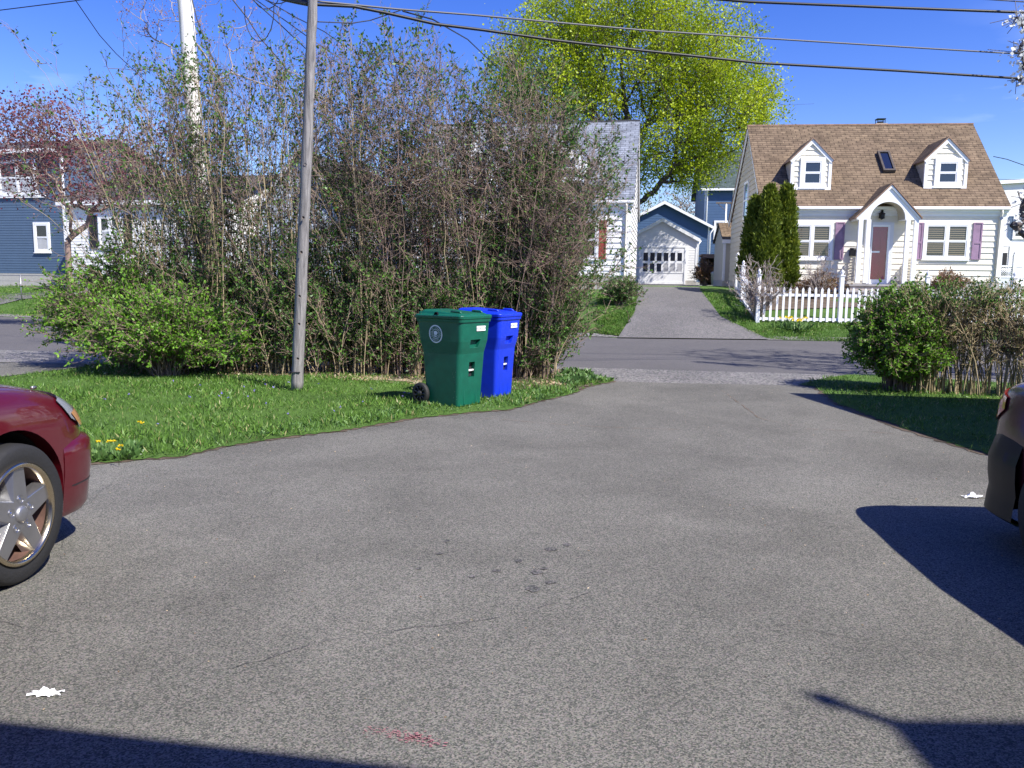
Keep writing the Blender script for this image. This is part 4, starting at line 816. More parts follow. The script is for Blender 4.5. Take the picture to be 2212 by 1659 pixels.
# ---- tall overgrown hedge
prof = [(60, 330), (90, 200), (125, 120), (200, 112), (330, 118), (400, 150), (470, 92), (540, 110), (640, 95), (700, 105), (770, 72), (850, 82), (930, 92), (990, 150), (1060, 135), (1150, 190), (1220, 235), (1290, 300), (1325, 370)]
PX = [at(u, v, 13.3).x for u, v in prof]; PZ = [at(u, v, 13.3).z for u, v in prof]
he = empty('overgrown_hedge', (0, 0, 0), 0, 'tall overgrown leggy hedge of bare stems and small green leaves', 'hedge')
n_ = 490; bx = rng.uniform(-6.3, .55, n_); bx[:95] = rng.uniform(-.4, .6, 95); by = 13.2+rng.normal(size=n_)*.28-.035*bx
cen = (bx+2.9)/3.5; tx = bx+rng.normal(size=n_)*.42+np.sign(cen)*np.abs(cen)**3*rng.uniform(.1, 1.45, n_); tx = np.clip(tx, PX[0]-.1, PX[-1]); ty = by+rng.normal(size=n_)*.35
Ht = np.interp(tx, PX, PZ); tzz = Ht*np.where(rng.random(n_) < .45, rng.uniform(.86, 1.0, n_), rng.uniform(.45, .92, n_)); tzz = np.maximum(tzz, .9)
S = stems(bx, by, np.zeros(n_), tx, ty, tzz, 13, .055, .15)
def lp(P):
    H_ = np.interp(P[:, 0], PX, PZ); r_ = P[:, 2]/H_
    cl = np.sin(P[:, 0]*3.1+1.3*np.sin(P[:, 2]*2.2))*np.sin(P[:, 2]*2.7+P[:, 0]*1.1)
    right = smooth((P[:, 0]+1.2)/2.2)
    return np.clip(.75*smooth((.55-r_)/.45)+.30+.3*(cl > .3)+.6*smooth((r_-.86)/.1)*(cl > -.2)+.45*right*(r_ < .8), 0, 1)
shrub(he, S, rng.uniform(.005, .012, n_), 14, .60, 6, .22, None, 4, .056, ['twig_tan', 'twig_brown'], 'privet', t0=.08, up=.85, spread=.85, rad=(.0040, .0024), leaf_p=lp, names=('stems', 'foliage'))
# twiggy tangle that arches over the right half
n_ = 125; bx = rng.uniform(-2.2, .6, n_); by = 13.0+rng.normal(size=n_)*.3; tx = bx+rng.normal(size=n_)*.5+np.where(bx > -.4, .55, .1); Hh = np.interp(tx, PX, PZ)
S = stems(bx, by, np.zeros(n_), np.clip(tx, -3, PX[-1]), by+rng.normal(size=n_)*.5, Hh*rng.uniform(.5, .93, n_), 13, .075, .5)
shrub(he, S, rng.uniform(.004, .009, n_), 15, .60, 6, .24, None, 2, .045, ['twig_brown'], 'privet', t0=.35, up=.6, spread=1.2, rad=(.0036, .0024), leaf_p=lambda P: np.full(len(P), .35), names=('tangled_stems', 'tangled_foliage'))
# brushy lower stems: shorter, leafy, thickening the foot of the hedge
n_ = 420; bx = rng.uniform(-6.1, .7, n_); by = 13.0+rng.normal(size=n_)*.3-.035*bx; tx = bx+rng.normal(size=n_)*.3+np.where(bx > 0, .5, 0); S = stems(bx, by, np.zeros(n_), tx, by+rng.normal(size=n_)*.3, rng.uniform(.5, 1.9, n_), 8, .03, .1)
shrub(he, S, rng.uniform(.006, .012, n_), 12, .42, 4, .16, None, 5, .052, ['twig_tan', 'twig_brown'], 'privet', t0=.05, up=.9, spread=.8, rad=(.0045, .003), leaf_p=lambda P: np.full(len(P), .8), names=('low_stems', 'low_foliage'))
# ---- bright green bushes at its left foot
def bush(name, label, cx, cy, rx, ry, h, n, lmat, cat='bush', lsz=.045, arch=.9, twn=12, leafn=4, tl=.35, wood=('twig_brown',), dense=1.0, z0=0, asp=.55, lift=.1, rad=(.004, .0028)):
    b_ = empty(name, (cx, cy, z0), 0, label, cat); a = rng.uniform(0, 2*np.pi, n); r_ = np.sqrt(rng.uniform(.05, 1, n)); el = rng.uniform(0, 1, n)
    tx = np.cos(a)*rx*r_; ty = np.sin(a)*ry*r_; tzz = h*np.sqrt(np.clip(1-(r_*.92)**2, .02, 1))*rng.uniform(.45, 1.0, n)+lift; bx = tx*.12+rng.normal(size=n)*.06; by = ty*.12+rng.normal(size=n)*.06
    S = stems(bx, by, np.zeros(n), tx, ty, tzz, 8, .03, arch)
    shrub(b_, S, rng.uniform(.006, .012, n), twn, tl, 3, tl*.45, None, leafn, lsz, list(wood), lmat, t0=.25, up=.9, spread=.8, rad=rad, leaf_p=lambda P: np.full(len(P), dense), asp=asp); return b_
p = gnd(360, 812); bush('green_bush', 'bright green spreading bush at the hedge\'s left foot, nearest the lawn', p.x+.1, p.y-.1, 1.35, .8, 1.25, 170, 'bright_leaf', lsz=.058, arch=.8)
p = gnd(250, 800); bush('green_bush', 'bright green arching bush reaching out over the street, far left of the hedge', p.x+.05, p.y+.35, 1.45, .9, 1.95, 260, 'bright_leaf', lsz=.058, arch=1.0)
p = gnd(770, 800); bush('green_sapling', 'small fresh green sapling growing in the middle of the hedge behind the pole', p.x, p.y-.35, .55, .4, 1.35, 28, 'bright_leaf', 'sapling', lsz=.05, leafn=3)
# ---- hedge on the right: clipped top, bare legs
h2 = empty('clipped_hedge', (0, 0, 0), 0, 'low clipped hedge with bare brown legs right of the driveway', 'hedge')
pa, pb = Vector((5.75, 11.40, 0)), Vector((6.85, 11.12, 0)); n_ = 290; f = rng.uniform(.0, 3.0, n_); bx = pa.x+(pb.x-pa.x)*f; by = pa.y+(pb.y-pa.y)*f+.15+rng.normal(size=n_)*.10
zt = 1.49-.02*f; S = stems(bx, by, np.zeros(n_), bx+rng.normal(size=n_)*.30, by+rng.normal(size=n_)*.14, zt*rng.uniform(.72, 1.0, n_), 9, .03, .1)
shrub(h2, S, rng.uniform(.006, .014, n_), 9, .30, 5, .13, None, 4, .044, ['twig_tan'], 'privet', t0=.3, up=.9, spread=.8, rad=(.0042, .003), leaf_p=lambda P: np.clip(.08+smooth((P[:, 2]-1.15)/.25)*.8*(1-.5*smooth((P[:, 0]-6.3)/.6)), 0, 1))
p = gnd(1925, 826); bush('round_bush', 'dense rounded green bush at the driveway end of the clipped hedge', 5.66, 11.72, .58, .60, 1.45, 300, 'box_leaf', lsz=.052, arch=.6, twn=14, leafn=5, tl=.26, lift=.10)
# ---- evergreens
def cedar(label, u, vtop, d, rx, n=5200):
    p = at(u, 600, d); z0 = tz(p.x, d); zt = at(u, vtop, d).z; h = zt-z0; o = empty('arborvitae', (p.x, d, z0), 0, label, 'evergreen', 'narrow evergreens at the corner of the cream house')
    t = rng.random(n)**.85; rr = rx*np.clip(np.minimum(t*6, 1)*(1-t)**.55*1.15, .03, 1); a = rng.uniform(0, 2*np.pi, n); lump = 1+.16*np.sin(a*3+t*19)+.1*np.sin(a*5-t*31); q = rng.uniform(.72, 1.05, n)
    P = np.stack([np.cos(a)*rr*lump*q, np.sin(a)*rr*lump*q, t*h*.97], 1); D = np.stack([np.cos(a)*.45, np.sin(a)*.45, np.full(n, 1.0)], 1)
    m_ = NPM(); idx = np.repeat(np.arange(n), 5); V, Q, tt = leaves(P[idx]+rng.normal(size=(n*5, 3))*.05, rng.uniform(.07, .17, n*5), .42, D[idx], np.clip(np.repeat(rng.normal(.5, .2, n), 5)+rng.normal(size=n*5)*.12, 0, 1)); m_.add(V, Q, 0, tt); m_.build('foliage', 'cedar', o)
    tr = MB(); tr.tube([(0, 0, -.1), (0, 0, h*.9)], [rx*.35, .02], 7); tr.build('trunk', 'bark', o); return o
cedar('right, tallest of three narrow dark green arborvitae by the cream house', 1690, 399, 28.3, .44)
cedar('middle narrow arborvitae with a pointed top beside the cream house corner', 1655, 399, 28.0, .46)
cedar('left, shortest of the three arborvitae, leaning away from the cream house', 1626, 424, 28.6, .44)
# ---- little shrubs by the fence and house
def small(name, label, u, v, d, rx, h, n, lmat, **k):
    p = at(u, v, d); return bush(name, label, p.x, d, rx, rx, h, n, lmat, 'shrub', z0=tz(p.x, d), **k)
small('bare_shrub', 'leafless budding shrub at the corner post of the picket fence', 1636, 680, 24.4, .75, 1.95, 70, 'rust_leaf', lsz=.05, arch=.2, twn=7, leafn=1, tl=.3, wood=('twig_grey',), dense=.6, rad=(.008, .005))
small('bare_shrub', 'thin leafless shrub in front of the left window of the cream house', 1768, 600, 27.6, .50, 1.75, 26, 'rust_leaf', lsz=.04, arch=.2, twn=6, leafn=1, tl=.35, wood=('twig_grey',), dense=.5, rad=(.007, .004))
small('dark_shrub', 'low dark spreading shrub behind the picket fence, left of the steps', 1772, 600, 28.2, .75, .75, 60, 'rust_leaf', lsz=.06, arch=.8, twn=9, leafn=3, tl=.25, rad=(.008, .005))
small('burgundy_shrub', 'low rust coloured shrub under the right window of the cream house', 2052, 600, 28.3, .6, .85, 60, 'rust_leaf', lsz=.06, arch=.8, twn=9, leafn=3, tl=.25, rad=(.008, .005))
small('flat_top_shrub', 'flat clipped rusty green shrub by the white house corner and driveway', 1342, 628, 26.4, .72, .88, 120, 'privet', lsz=.06, arch=.4, twn=10, leafn=3, tl=.2, rad=(.008, .005))
small('ivy_tangle', 'brown and green tangle of stems beside the timber lean-to', 1522, 612, 43, .5, 1.5, 60, 'rust_leaf', lsz=.09, arch=.4, twn=8, leafn=3, tl=.3, wood=('twig_brown',), rad=(.015, .01))
# ---- trees grown by attaching crown points to the nearest branch
def tree(name, label, base, trunk, pts, leafmat, wood, lsize, nleaf, cl, tipr=.008, cat='tree', asp=.7, group=None, sag=0, power=2.2, side=5, leafD=None, lfp=None, wood_n='trunk'):
    o = empty(name, base, 0, label, cat, group); nodes = [Vector(p) for p in trunk]; par = [-1]+list(range(len(trunk)-1)); nd = np.array([tuple(p) for p in nodes]); pl = np.cumsum([0]+[(nodes[i]-nodes[i-1]).length for i in range(1, len(nodes))]).tolist()
    cap = len(pts)*3+len(nodes)+5; arr = np.zeros((cap, 3)); arr[:len(nd)] = nd; plen = np.zeros(cap); plen[:len(nd)] = pl; k = len(nd); par = par+[0]*(cap-k); st = trunk_free = max(1, len(trunk)//3)
    top = arr[len(nd)-1]; order = np.argsort(np.linalg.norm(pts-arr[len(nd)//2], axis=1)); tips = []
    for i in order:
        p = pts[i]; d = np.linalg.norm(arr[st:k]-p, axis=1)+.25*plen[st:k]; j = int(np.argmin(d))+st; q = arr[j]; pr = j
        for f in (.36, .7, 1.0):
            m_ = q+(p-q)*f+rng.normal(size=3)*np.linalg.norm(p-q)*.05; m_[2] -= math.sin(f*math.pi)*np.linalg.norm(p-q)*.10
            arr[k] = m_; par[k] = pr; plen[k] = plen[pr]+np.linalg.norm(m_-arr[pr]); pr = k; k += 1
        tips.append(k-1)
    rad = np.zeros(k); kids = np.zeros(k, int)
    for i in range(1, k): kids[par[i]] += 1
    rad[kids == 0] = tipr**power
    for i in range(k-1, 0, -1): rad[par[i]] += rad[i]
    rad = rad**(1/power); I = np.arange(1, k); Pp = np.array(par[1:k]); S = np.stack([arr[Pp], arr[I]], 1); Rr = np.stack([np.minimum(rad[Pp], rad[I]*1.5), rad[I]], 1)
    w_ = NPM(); V, Q = tubes(S, Rr, side); w_.add(V, Q)
    T = arr[np.array(tips)]; P = []; m_ = NPM(); n2 = nleaf; C_ = np.repeat(T, n2, 0)+rng.normal(size=(len(T)*n2, 3))*cl
    if lfp is not None: C_ = C_[rng.random(len(C_)) < lfp(C_)]
    # thin twiglets carry the leaves
    src = T[rng.integers(0, len(T), min(len(C_)//3, 9000))]; dst = src+rng.normal(size=src.shape)*cl*1.2; V, Q = tubes(np.stack([src, dst], 1), np.full((len(src), 2), tipr*.45), 3); w_.add(V, Q); w_.build(wood_n, wood, o, smooth=True)
    tin = np.clip(rng.normal(.5, .15, len(C_))+.28*np.sin(C_[:, 0]*1.9+C_[:, 2]*.7)*np.sin(C_[:, 2]*1.6+C_[:, 1]), 0, 1); V, Q, tt = leaves(C_, lsize*rng.uniform(.6, 1.3, len(C_)), asp, None, tin, flat=.3); m_.add(V, Q, 0, tt); m_.build('crown', leafmat, o); return o
def blob(n, c, r, shell=.35):
    d = unit(rng.normal(size=(n, 3))); q = (shell+(1-shell)*rng.random(n))**.6; return np.array(c)+d*np.array(r)*q[:, None]
# spring maple across the street
by_ = 42.0; tb_ = at(1345, 600, by_)
cpts = []
for (u, v, ru, rv, n_) in ((1330, 110, 230, 150, 520), (1180, 150, 130, 120, 260), (1500, 130, 130, 120, 300), (1560, 250, 120, 105, 290), (1440, 300, 110, 90, 200), (1330, 10, 190, 110, 280), (1500, 370, 60, 40, 60), (1100, 200, 60, 90, 60), (1640, 215, 45, 50, 40), (1380, 390, 50, 40, 24), (1250, 260, 120, 70, 90)):
    c_ = at(u, v, by_); cpts.append(blob(n_, (c_.x, by_, c_.z), (ru/FPX*by_, 4.6*min(1, ru/110), rv/FPX*by_), .2))
cpts = np.concatenate(cpts); L0 = lambda u, v, y=by_: tuple(at(u, v, y)-Vector((tb_.x, by_, Z0)))
pts_l = cpts-np.array([tb_.x, by_, Z0])
tree('spring_maple', 'large maple with yellow green spring leaves between the two cape houses', (tb_.x, by_, Z0), [(0, 0, -.3), (.05, 0, 1), (.1, 0, 2.2), L0(1352, 500), L0(1362, 440), L0(1372, 380), L0(1365, 320), L0(1355, 250), L0(1345, 180)], pts_l, 'maple_leaf', 'bark_dark', .105, 56, .30, .012, asp=.9)
# red-leaved tree behind the hedge at left
rx0 = at(150, 600, 24.5); cp = []
for (u, v, ru, rv, n_) in ((40, 330, 100, 90, 260), (120, 280, 80, 70, 143), (200, 370, 140, 90, 312), (330, 360, 120, 100, 208), (60, 240, 60, 35, 40), (440, 330, 80, 60, 60)):
    c_ = at(u, v, 24.5); cp.append(blob(n_, (c_.x-rx0.x, 0, c_.z-tz(rx0.x, 24.5)), (ru/FPX*24.5, 1.3, rv/FPX*24.5), .2))
tree('red_leaf_tree', 'small tree with dark red leaves behind the hedge at far left', (rx0.x, 24.5, tz(rx0.x, 24.5)), [(0, 0, -.2), (0, 0, .8), (0, 0, 1.7), (0, 0, 2.6)], np.concatenate(cp), 'red_leaf', 'twig_brown', .080, 9, .24, .006, asp=.8)
# budding young tree round the pale pole
bx0 = at(470, 780, 15.4); cp = []
for (u, v, ru, rv, n_) in ((300, 40, 60, 60, 34), (400, 20, 60, 60, 26), (340, 120, 50, 40, 12), (520, 60, 70, 70, 16), (590, 130, 50, 60, 12), (450, 130, 60, 60, 12), (370, -60, 120, 60, 50), (720, 150, 40, 70, 10)):
    c_ = at(u, v, 15.3); cp.append(blob(n_, (c_.x-bx0.x, 0, c_.z), (ru/FPX*15.3, .5, rv/FPX*15.3), .1))
tree('budding_tree', 'slender bare tree with orange buds rising around the pale utility pole', (bx0.x, 15.4, 0), [(0, 0, -.1), (.05, 0, 1), (.05, 0, 2), (0, 0, 3), (-.1, 0, 4)], np.concatenate(cp), 'bud_leaf', 'twig_grey', .035, 9, .07, .0042, asp=.6)
# blossoming tree just outside the right edge
cp = [blob(420, (0, 0, 6.2), (2.6, 3.0, 2.8), .1)]
B0 = Vector((10.9, 12.6, 0))
for (u, v, ru, rv, n_) in ((2212, 45, 22, 14, 10), (2212, 125, 20, 28, 16), (2220, 170, 18, 12, 8), (2215, 430, 8, 16, 5), (2213, 478, 6, 6, 3)):
    c_ = at(u, v, 12.6)-B0; cp.append(blob(n_, (c_.x, 0, c_.z), (ru/FPX*12.6, .2, rv/FPX*12.6), .2))
tree('blossom_tree', 'tree with white blossom hanging in at the right edge of the sky', B0, [(0, 0, -.1), (0, 0, 1.2), (0, 0, 2.4), (0, 0, 3.4), (0, 0, 4.4)], np.concatenate(cp), 'blossom', 'bark', .06, 12, .08, .012, asp=.9)
# distant bare trees that close the horizon between the houses
def far_tree(label, u, vt, d, ru, n=200):
    p = at(u, 600, d); zt = at(u, vt, d).z-Z0; w_ = ru/FPX*d
    tree('bare_tree', label, (p.x, d, Z0), [(0, 0, -.3), (0, 0, zt*.15), (0, 0, zt*.3), (0, 0, zt*.45)], blob(n, (0, 0, zt*.68), (w_, w_*.6, zt*.36), .1), 'far_leaf', 'twig_grey', .16, 5, .4, .02, asp=.6, group='bare trees far behind the houses')
far_tree('bare brown tree above the blue gable, left of the blue house', 1462, 395, 72, 55, 260)
far_tree('distant bare tree between the white cape and its driveway, behind the maple', 1400, 415, 84, 50)
far_tree('distant bare tree behind the hedge, left of the pale blue house', 470, 380, 66, 90, 260)
far_tree('distant bare tree seen through the hedge right of the grey pole', 800, 400, 70, 60)
far_tree('distant bare tree at the far left edge behind the slate house', -10, 300, 62, 110, 260)
far_tree('distant bare tree beyond the right edge houses', 2190, 470, 90, 60)

# ================================================ FENCE, FLOWERS
fy = 24.2
def fpost(par, x, y, h, z0):
    q = MB(); q.box(x-.055, y-.055, z0-.2, x+.055, y+.055, z0+h); q.box(x-.075, y-.075, z0+h, x+.075, y+.075, z0+h+.03); q.lathe([(.03, 0), (.035, .03), (.055, .07), (.05, .11), (.015, .15), (0, .17)], 'z', (x, y, z0+h+.03), 10); return q.build('post', 'white_trim', par)
def fence(name, label, P, h, posts, ph_, sp=.175):
    o = empty(name, P[0], 0, label, 'fence'); o0_ = Vector(P[0]); L = [Vector(p) for p in P]
    for i in range(len(L)-1):
        a, b_ = L[i], L[i+1]; d = (b_-a); n = max(1, int(d.length/sp)); q = MB(); dn = Vector((d.x, d.y, 0)).normalized(); nn = Vector((-dn.y, dn.x, 0))
        for k in range(1, n):
            c_ = a+d*(k/n)-o0_; w_ = .034+random.uniform(-.003, .003); hh = h+random.uniform(-.015, .015); V_ = []
            for off in (-.03, -.012):
                for (s_, z) in ((-w_, .04), (w_, .04), (w_, hh-.06), (0, hh), (-w_, hh-.06)): p_ = c_+dn*s_+nn*off; V_.append((p_.x, p_.y, p_.z+z))
            q.add(V_, [(0, 1, 2, 3, 4), (9, 8, 7, 6, 5), (0, 5, 6, 1), (1, 6, 7, 2), (2, 7, 8, 3), (3, 8, 9, 4), (4, 9, 5, 0)])
        for z in (.07, h*.74):
            V_ = []
            for e_ in (a-o0_, b_-o0_):
                for (o_, zz) in ((-.012, z), (.03, z), (.03, z+.08), (-.012, z+.08)): p_ = e_+nn*o_; V_.append((p_.x, p_.y, p_.z+zz))
            q.add(V_, [(0, 1, 2, 3), (7, 6, 5, 4), (0, 4, 5, 1), (1, 5, 6, 2), (2, 6, 7, 3), (3, 7, 4, 0)])
        q.build('picket_panel', 'white_trim', o)
    for p in posts: c_ = Vector(p)-o0_; fpost(o, c_.x, c_.y, ph_, c_.z)
    return o
f0 = at(1636, 680, fy); zf = lambda x, y: tz(x, y)
pts_ = [(f0.x, fy)]; u_ = 1636
for u2 in (1814, 1998, 2185): q = at(u2, 680, fy-.15*(u2-1636)/180); pts_.append((q.x, q.y))
pts_.append((pts_[-1][0]+2.5, pts_[-1][1]-.15)); F3 = [(x, y, zf(x, y)) for x, y in pts_]
fence('picket_fence', 'white picket fence along the street in front of the cream house', F3, 1.06, F3, 1.40)
s0 = F3[0]; S3_ = [s0]+[((q := at(u2, 640, yy)).x, yy, zf(q.x, yy)) for u2, yy in ((1603, 27.0), (1590, 30.0))]; S3_[0] = (s0[0]-.02, s0[1]+.12, s0[2])
fence('side_picket_fence', 'white picket fence running back from the corner post beside the driveway', S3_, .95, S3_[1:], 1.2)
# gate and porch rail of the neighbour at the right edge
rg = empty('porch_rail', (at(2160, 600, 36).x, 36, Z0), -5, 'white lattice railing and posts at the right edge beside the cream house', 'railing')
q = MB(); lx0 = -.1
for x in (-.25, .55, 1.3): q.box(x-.06, -.06, -.2, x+.06, .06, 1.5); q.lathe([(.04, 0), (.07, .05), (0, .14)], 'z', (x, 0, 1.5), 8)
q.build('post', 'white_trim', rg); q = MB()
for k in range(10):
    x = -.2+k*.08; q.tube([(x, 0, .55), (x+.35, 0, .95)], .014, 4); q.tube([(x+.35, 0.02, .55), (x, 0.02, .95)], .014, 4)
q.box(-.2, -.03, .95, 1.25, .03, 1.02); q.box(-.2, -.03, .48, 1.25, .03, .55); q.build('lattice', 'white_trim', rg); q = MB(); q.box(-.19, -.015, 0, .5, .015, .48); q.build('skirt_panel', 'grey_siding', rg)
cl_ = empty('wire_fence', (at(45, 615, 33).x, 33, tz(at(45, 615, 33).x, 33)), -12, 'low wire fence with thin grey posts before the slate house', 'fence')
q = MB()
for k in range(-3, 4):
    q.tube([(k*1.9, 0, -.1), (k*1.9, 0, 1.05)], .025, 6)
q.build('post', 'grey_metal', cl_); q = MB(); q.tube([(-5.7, 0, 1.03), (5.7, 0, 1.03)], .014, 5)
for z in (.3, .55, .8): q.tube([(-5.7, 0, z), (5.7, 0, z)], .005, 4)
q.build('rail', 'grey_metal', cl_)
# daffodils: a clump you could count as one plant
def flowers(name, label, cat, P, h, fmat, fs, n_l, lmat='weed_leaf', lsz=.12, group=None, wide=.05):
    o = empty(name, tuple(P), 0, label, cat, group); m_ = NPM(); n = n_l; b_ = np.zeros((n, 3)); b_[:, :2] = rng.normal(size=(n, 2))*wide; D = np.stack([rng.normal(size=n)*.4, rng.normal(size=n)*.4, np.ones(n)], 1)
    V, Q, tt = leaves(b_, lsz*rng.uniform(.6, 1.1, n), .14, D); m_.add(V, Q, 0, tt); m_.build('leaves', lmat, o)
    return o
df = on_terrain(1714, 712); dfo = flowers('daffodil_clump', 'clump of yellow daffodils in the grass before the picket fence', 'flowers', df, .3, None, .1, 220, lsz=.34, wide=.22)
for k in range(16):
    x, y, z = rng.normal()*.28, rng.normal()*.14, .27+rng.random()*.12; m_ = NPM(); c_ = np.array([[x, y, z]]); idx = np.zeros(7, int)
    D = np.stack([np.cos(np.arange(7)*.9), -.5+np.zeros(7), np.sin(np.arange(7)*.9)], 1); V, Q, tt = leaves(c_[idx], .055, .6, D*2.2, rng.random(7)); m_.add(V, Q, 0, tt); m_.build('flower', 'yellow_petal', dfo)
def dandelion(u, v, label, hgt):
    p = gnd(u, v, .02); o = empty('dandelion', tuple(p), 0, label, 'flower', 'dandelions at the lawn edge'); m_ = NPM(); n = 26; h_ = hgt; a = rng.uniform(0, 6.28, n); e_ = rng.uniform(-.1, .9, n); D = np.stack([np.cos(a), np.sin(a), e_], 1)
    V, Q, tt = leaves(np.repeat([[0, 0, h_]], n, 0)+D*.003, .021, .35, D*3); m_.add(V, Q, 0, tt); m_.build('flower', 'yellow_petal', o)
    q = MB(); q.tube([(0, 0, 0), (.004, 0, h_)], .0025, 5); q.build('stem', 'weed_leaf', o)
gd_ = lambda u, v, h: (u, v+h*1736/gnd(u, v).y*.97)
for (u, v, lb) in ((303, 914, 'left one of the pair of dandelions in open lawn behind the bumper'), (309, 917, 'right one of the pair of dandelions in open lawn behind the bumper'), (214, 957, 'leftmost dandelion just beyond the red car\'s bumper'), (237, 957, 'second dandelion from the left in the edge clump'), (247, 957, 'third dandelion from the left in the edge clump'), (262, 966, 'rightmost and biggest bloom of the edge clump'), (257, 974, 'lowest dandelion in the edge clump, close to the paving')):
    g0 = gd_(u, v, .13); dandelion(g0[0], g0[1], lb, .13)
# ================================================ GRASS
def blades(name, label, polys, n, h, wd, mat='grass_blade', z=.018, zfun=None, cat='grass', lean=.5, avoid=None):
    P = []; tot = 0
    for poly in polys:
        a = np.array([p[:2] for p in poly]); lo, hi = a.min(0), a.max(0); c_ = rng.uniform(lo, hi, size=(n, 2)); c_ = c_[inpoly(c_, a)]; P.append(c_)
    P = np.concatenate(P)
    if avoid is not None: P = P[avoid(P)]
    k = len(P); zz = np.full(k, z) if zfun is None else zfun(P[:, 0], P[:, 1]); B = np.column_stack([P, zz])
    pn = .55+.8*(np.sin(P[:, 0]*2.3+np.sin(P[:, 1]*1.7)*2)*np.sin(P[:, 1]*2.9+P[:, 0])*.5+.5); hh = h*rng.uniform(.5, 1.25, k)*pn
    D = np.column_stack([rng.normal(size=(k, 2))*lean, np.ones(k)]); V, Q, tt = leaves(B, hh, wd, D, np.clip(rng.normal(.42, .27, k)+.25*(pn-1)+.5*(rng.random(k) < .06), 0, 1)); m_ = NPM(); m_.add(V, Q, 0, tt)
    return tag(m_.build(name, mat), label, cat, kind='stuff')
lawn_poly = [(-9, 4.4)]+lawn; hp = np.array([(-6.6, 12.6), (.7, 12.4)])
blades('grass', 'green lawn grass between the driveway and the tall hedge', [lawn_poly], 150000, .068, .13, avoid=lambda P: ~((P[:, 1] > 12.9-.035*P[:, 0]*0) & (P[:, 0] > -6.2)))
blades('verge_grass', 'grass on the verge right of the driveway, mostly in shade', [rlawn], 120000, .06, .14)
fl = [tuple(p[:2]) for p in OT((1290, 722), (1345, 728), (1352, 715), (1365, 690), (1376, 650), (1377, 640), (1290, 640))]
fr_ = [tuple(p[:2]) for p in OT((1640, 731), (1700, 736), (1885, 739), (1885, 695), (1640, 695), (1640, 668), (1600, 640), (1512, 628), (1530, 648), (1556, 682), (1592, 712))]
fll = [tuple(p[:2]) for p in OT((-20, 682), (190, 688), (240, 640), (-20, 604))]
blades('far_grass', 'grass on the sloping lawns across the street', [fl, fr_, fll], 60000, .085, .22, 'grass_blade', zfun=terrain)
blades('edge_weeds', 'broad leaved weeds and clover along the ragged lawn edge by the bins', [[(gnd(u, v).x, gnd(u, v).y) for u, v in ((560, 950), (760, 925), (900, 898), (1000, 890), (1120, 882), (1240, 850), (1250, 835), (1150, 845), (1040, 862), (900, 870), (760, 905), (560, 930))]], 9000, .055, .4, 'weed_leaf', lean=1.0)
blades('weed_tufts', 'small weeds and grass tufts at the foot of the hedge by the gravel', [[tuple(gnd(u, v)[:2]) for u, v in ((1190, 822), (1235, 800), (1290, 818), (1330, 824), (1300, 828), (1230, 838))], [tuple(gnd(u, v)[:2]) for u, v in ((150, 1003), (290, 996), (300, 975), (200, 978))]], 2600, .09, .45, 'weed_leaf', lean=.9)
blades('hedge_litter', 'dry leaves and wood chips strewn under the tall hedge', [[tuple(gnd(u, v)[:2]) for u, v in ((200, 812), (520, 818), (650, 815), (760, 826), (900, 836), (940, 815), (1180, 845), (1290, 828), (1200, 800), (500, 785), (200, 790))]], 9000, .045, .6, 'dry_leaf', z=.03, lean=2.5, cat='leaf litter')
n = NPM(); k = 34; c_ = rng.uniform([-6, 7.6], [.3, 11.8], (k*6, 2)); c_ = c_[inpoly(c_, np.array([p[:2] for p in lawn_poly]))][:k]; B = np.repeat(np.column_stack([c_, np.full(len(c_), .085)]), 4, 0); V, Q, tt = leaves(B, .022, .8, None); n.add(V, Q, 0, tt); tag(n.build('violets', 'violet_petal'), 'tiny violet flowers dotted through the lawn grass', 'flowers', kind='stuff')
# crumpled papers
def paper(label, u, v, s_, mat='white_trim'):
    p = gnd(u, v, .008); bm = bmesh.new(); bmesh.ops.create_grid(bm, x_segments=14, y_segments=9, size=.5)
    for q in bm.verts:
        x, y = q.co.x, q.co.y; e_ = 1-.35*abs(math.sin(x*9+y*4)); q.co.x *= s_*2*e_; q.co.y *= s_*1.0*e_*(1-.8*abs(x)); q.co.z = s_*(.10+.34*max(0, 1-((x+.05)/.25)**2-((y)/.35)**2)+random.uniform(-.07, .07)); q.co.z = max(.004, q.co.z)
    me = bpy.data.meshes.new('crumpled_paper'); bm.to_mesh(me); bm.free(); me.materials.append(M[mat]); o = bpy.data.objects.new('crumpled_paper', me); C.objects.link(o); o.location = p; tag(o, label, 'litter')
paper('crumpled white paper on the asphalt at lower left, near the house shadow', 99, 1500, .065)
paper('crumpled pale wrapper lying in the right car\'s shadow', 2102, 1075, .09)
p_ = paper('small white litter at the foot of the hedge by the gravel', 1222, 815, .13)

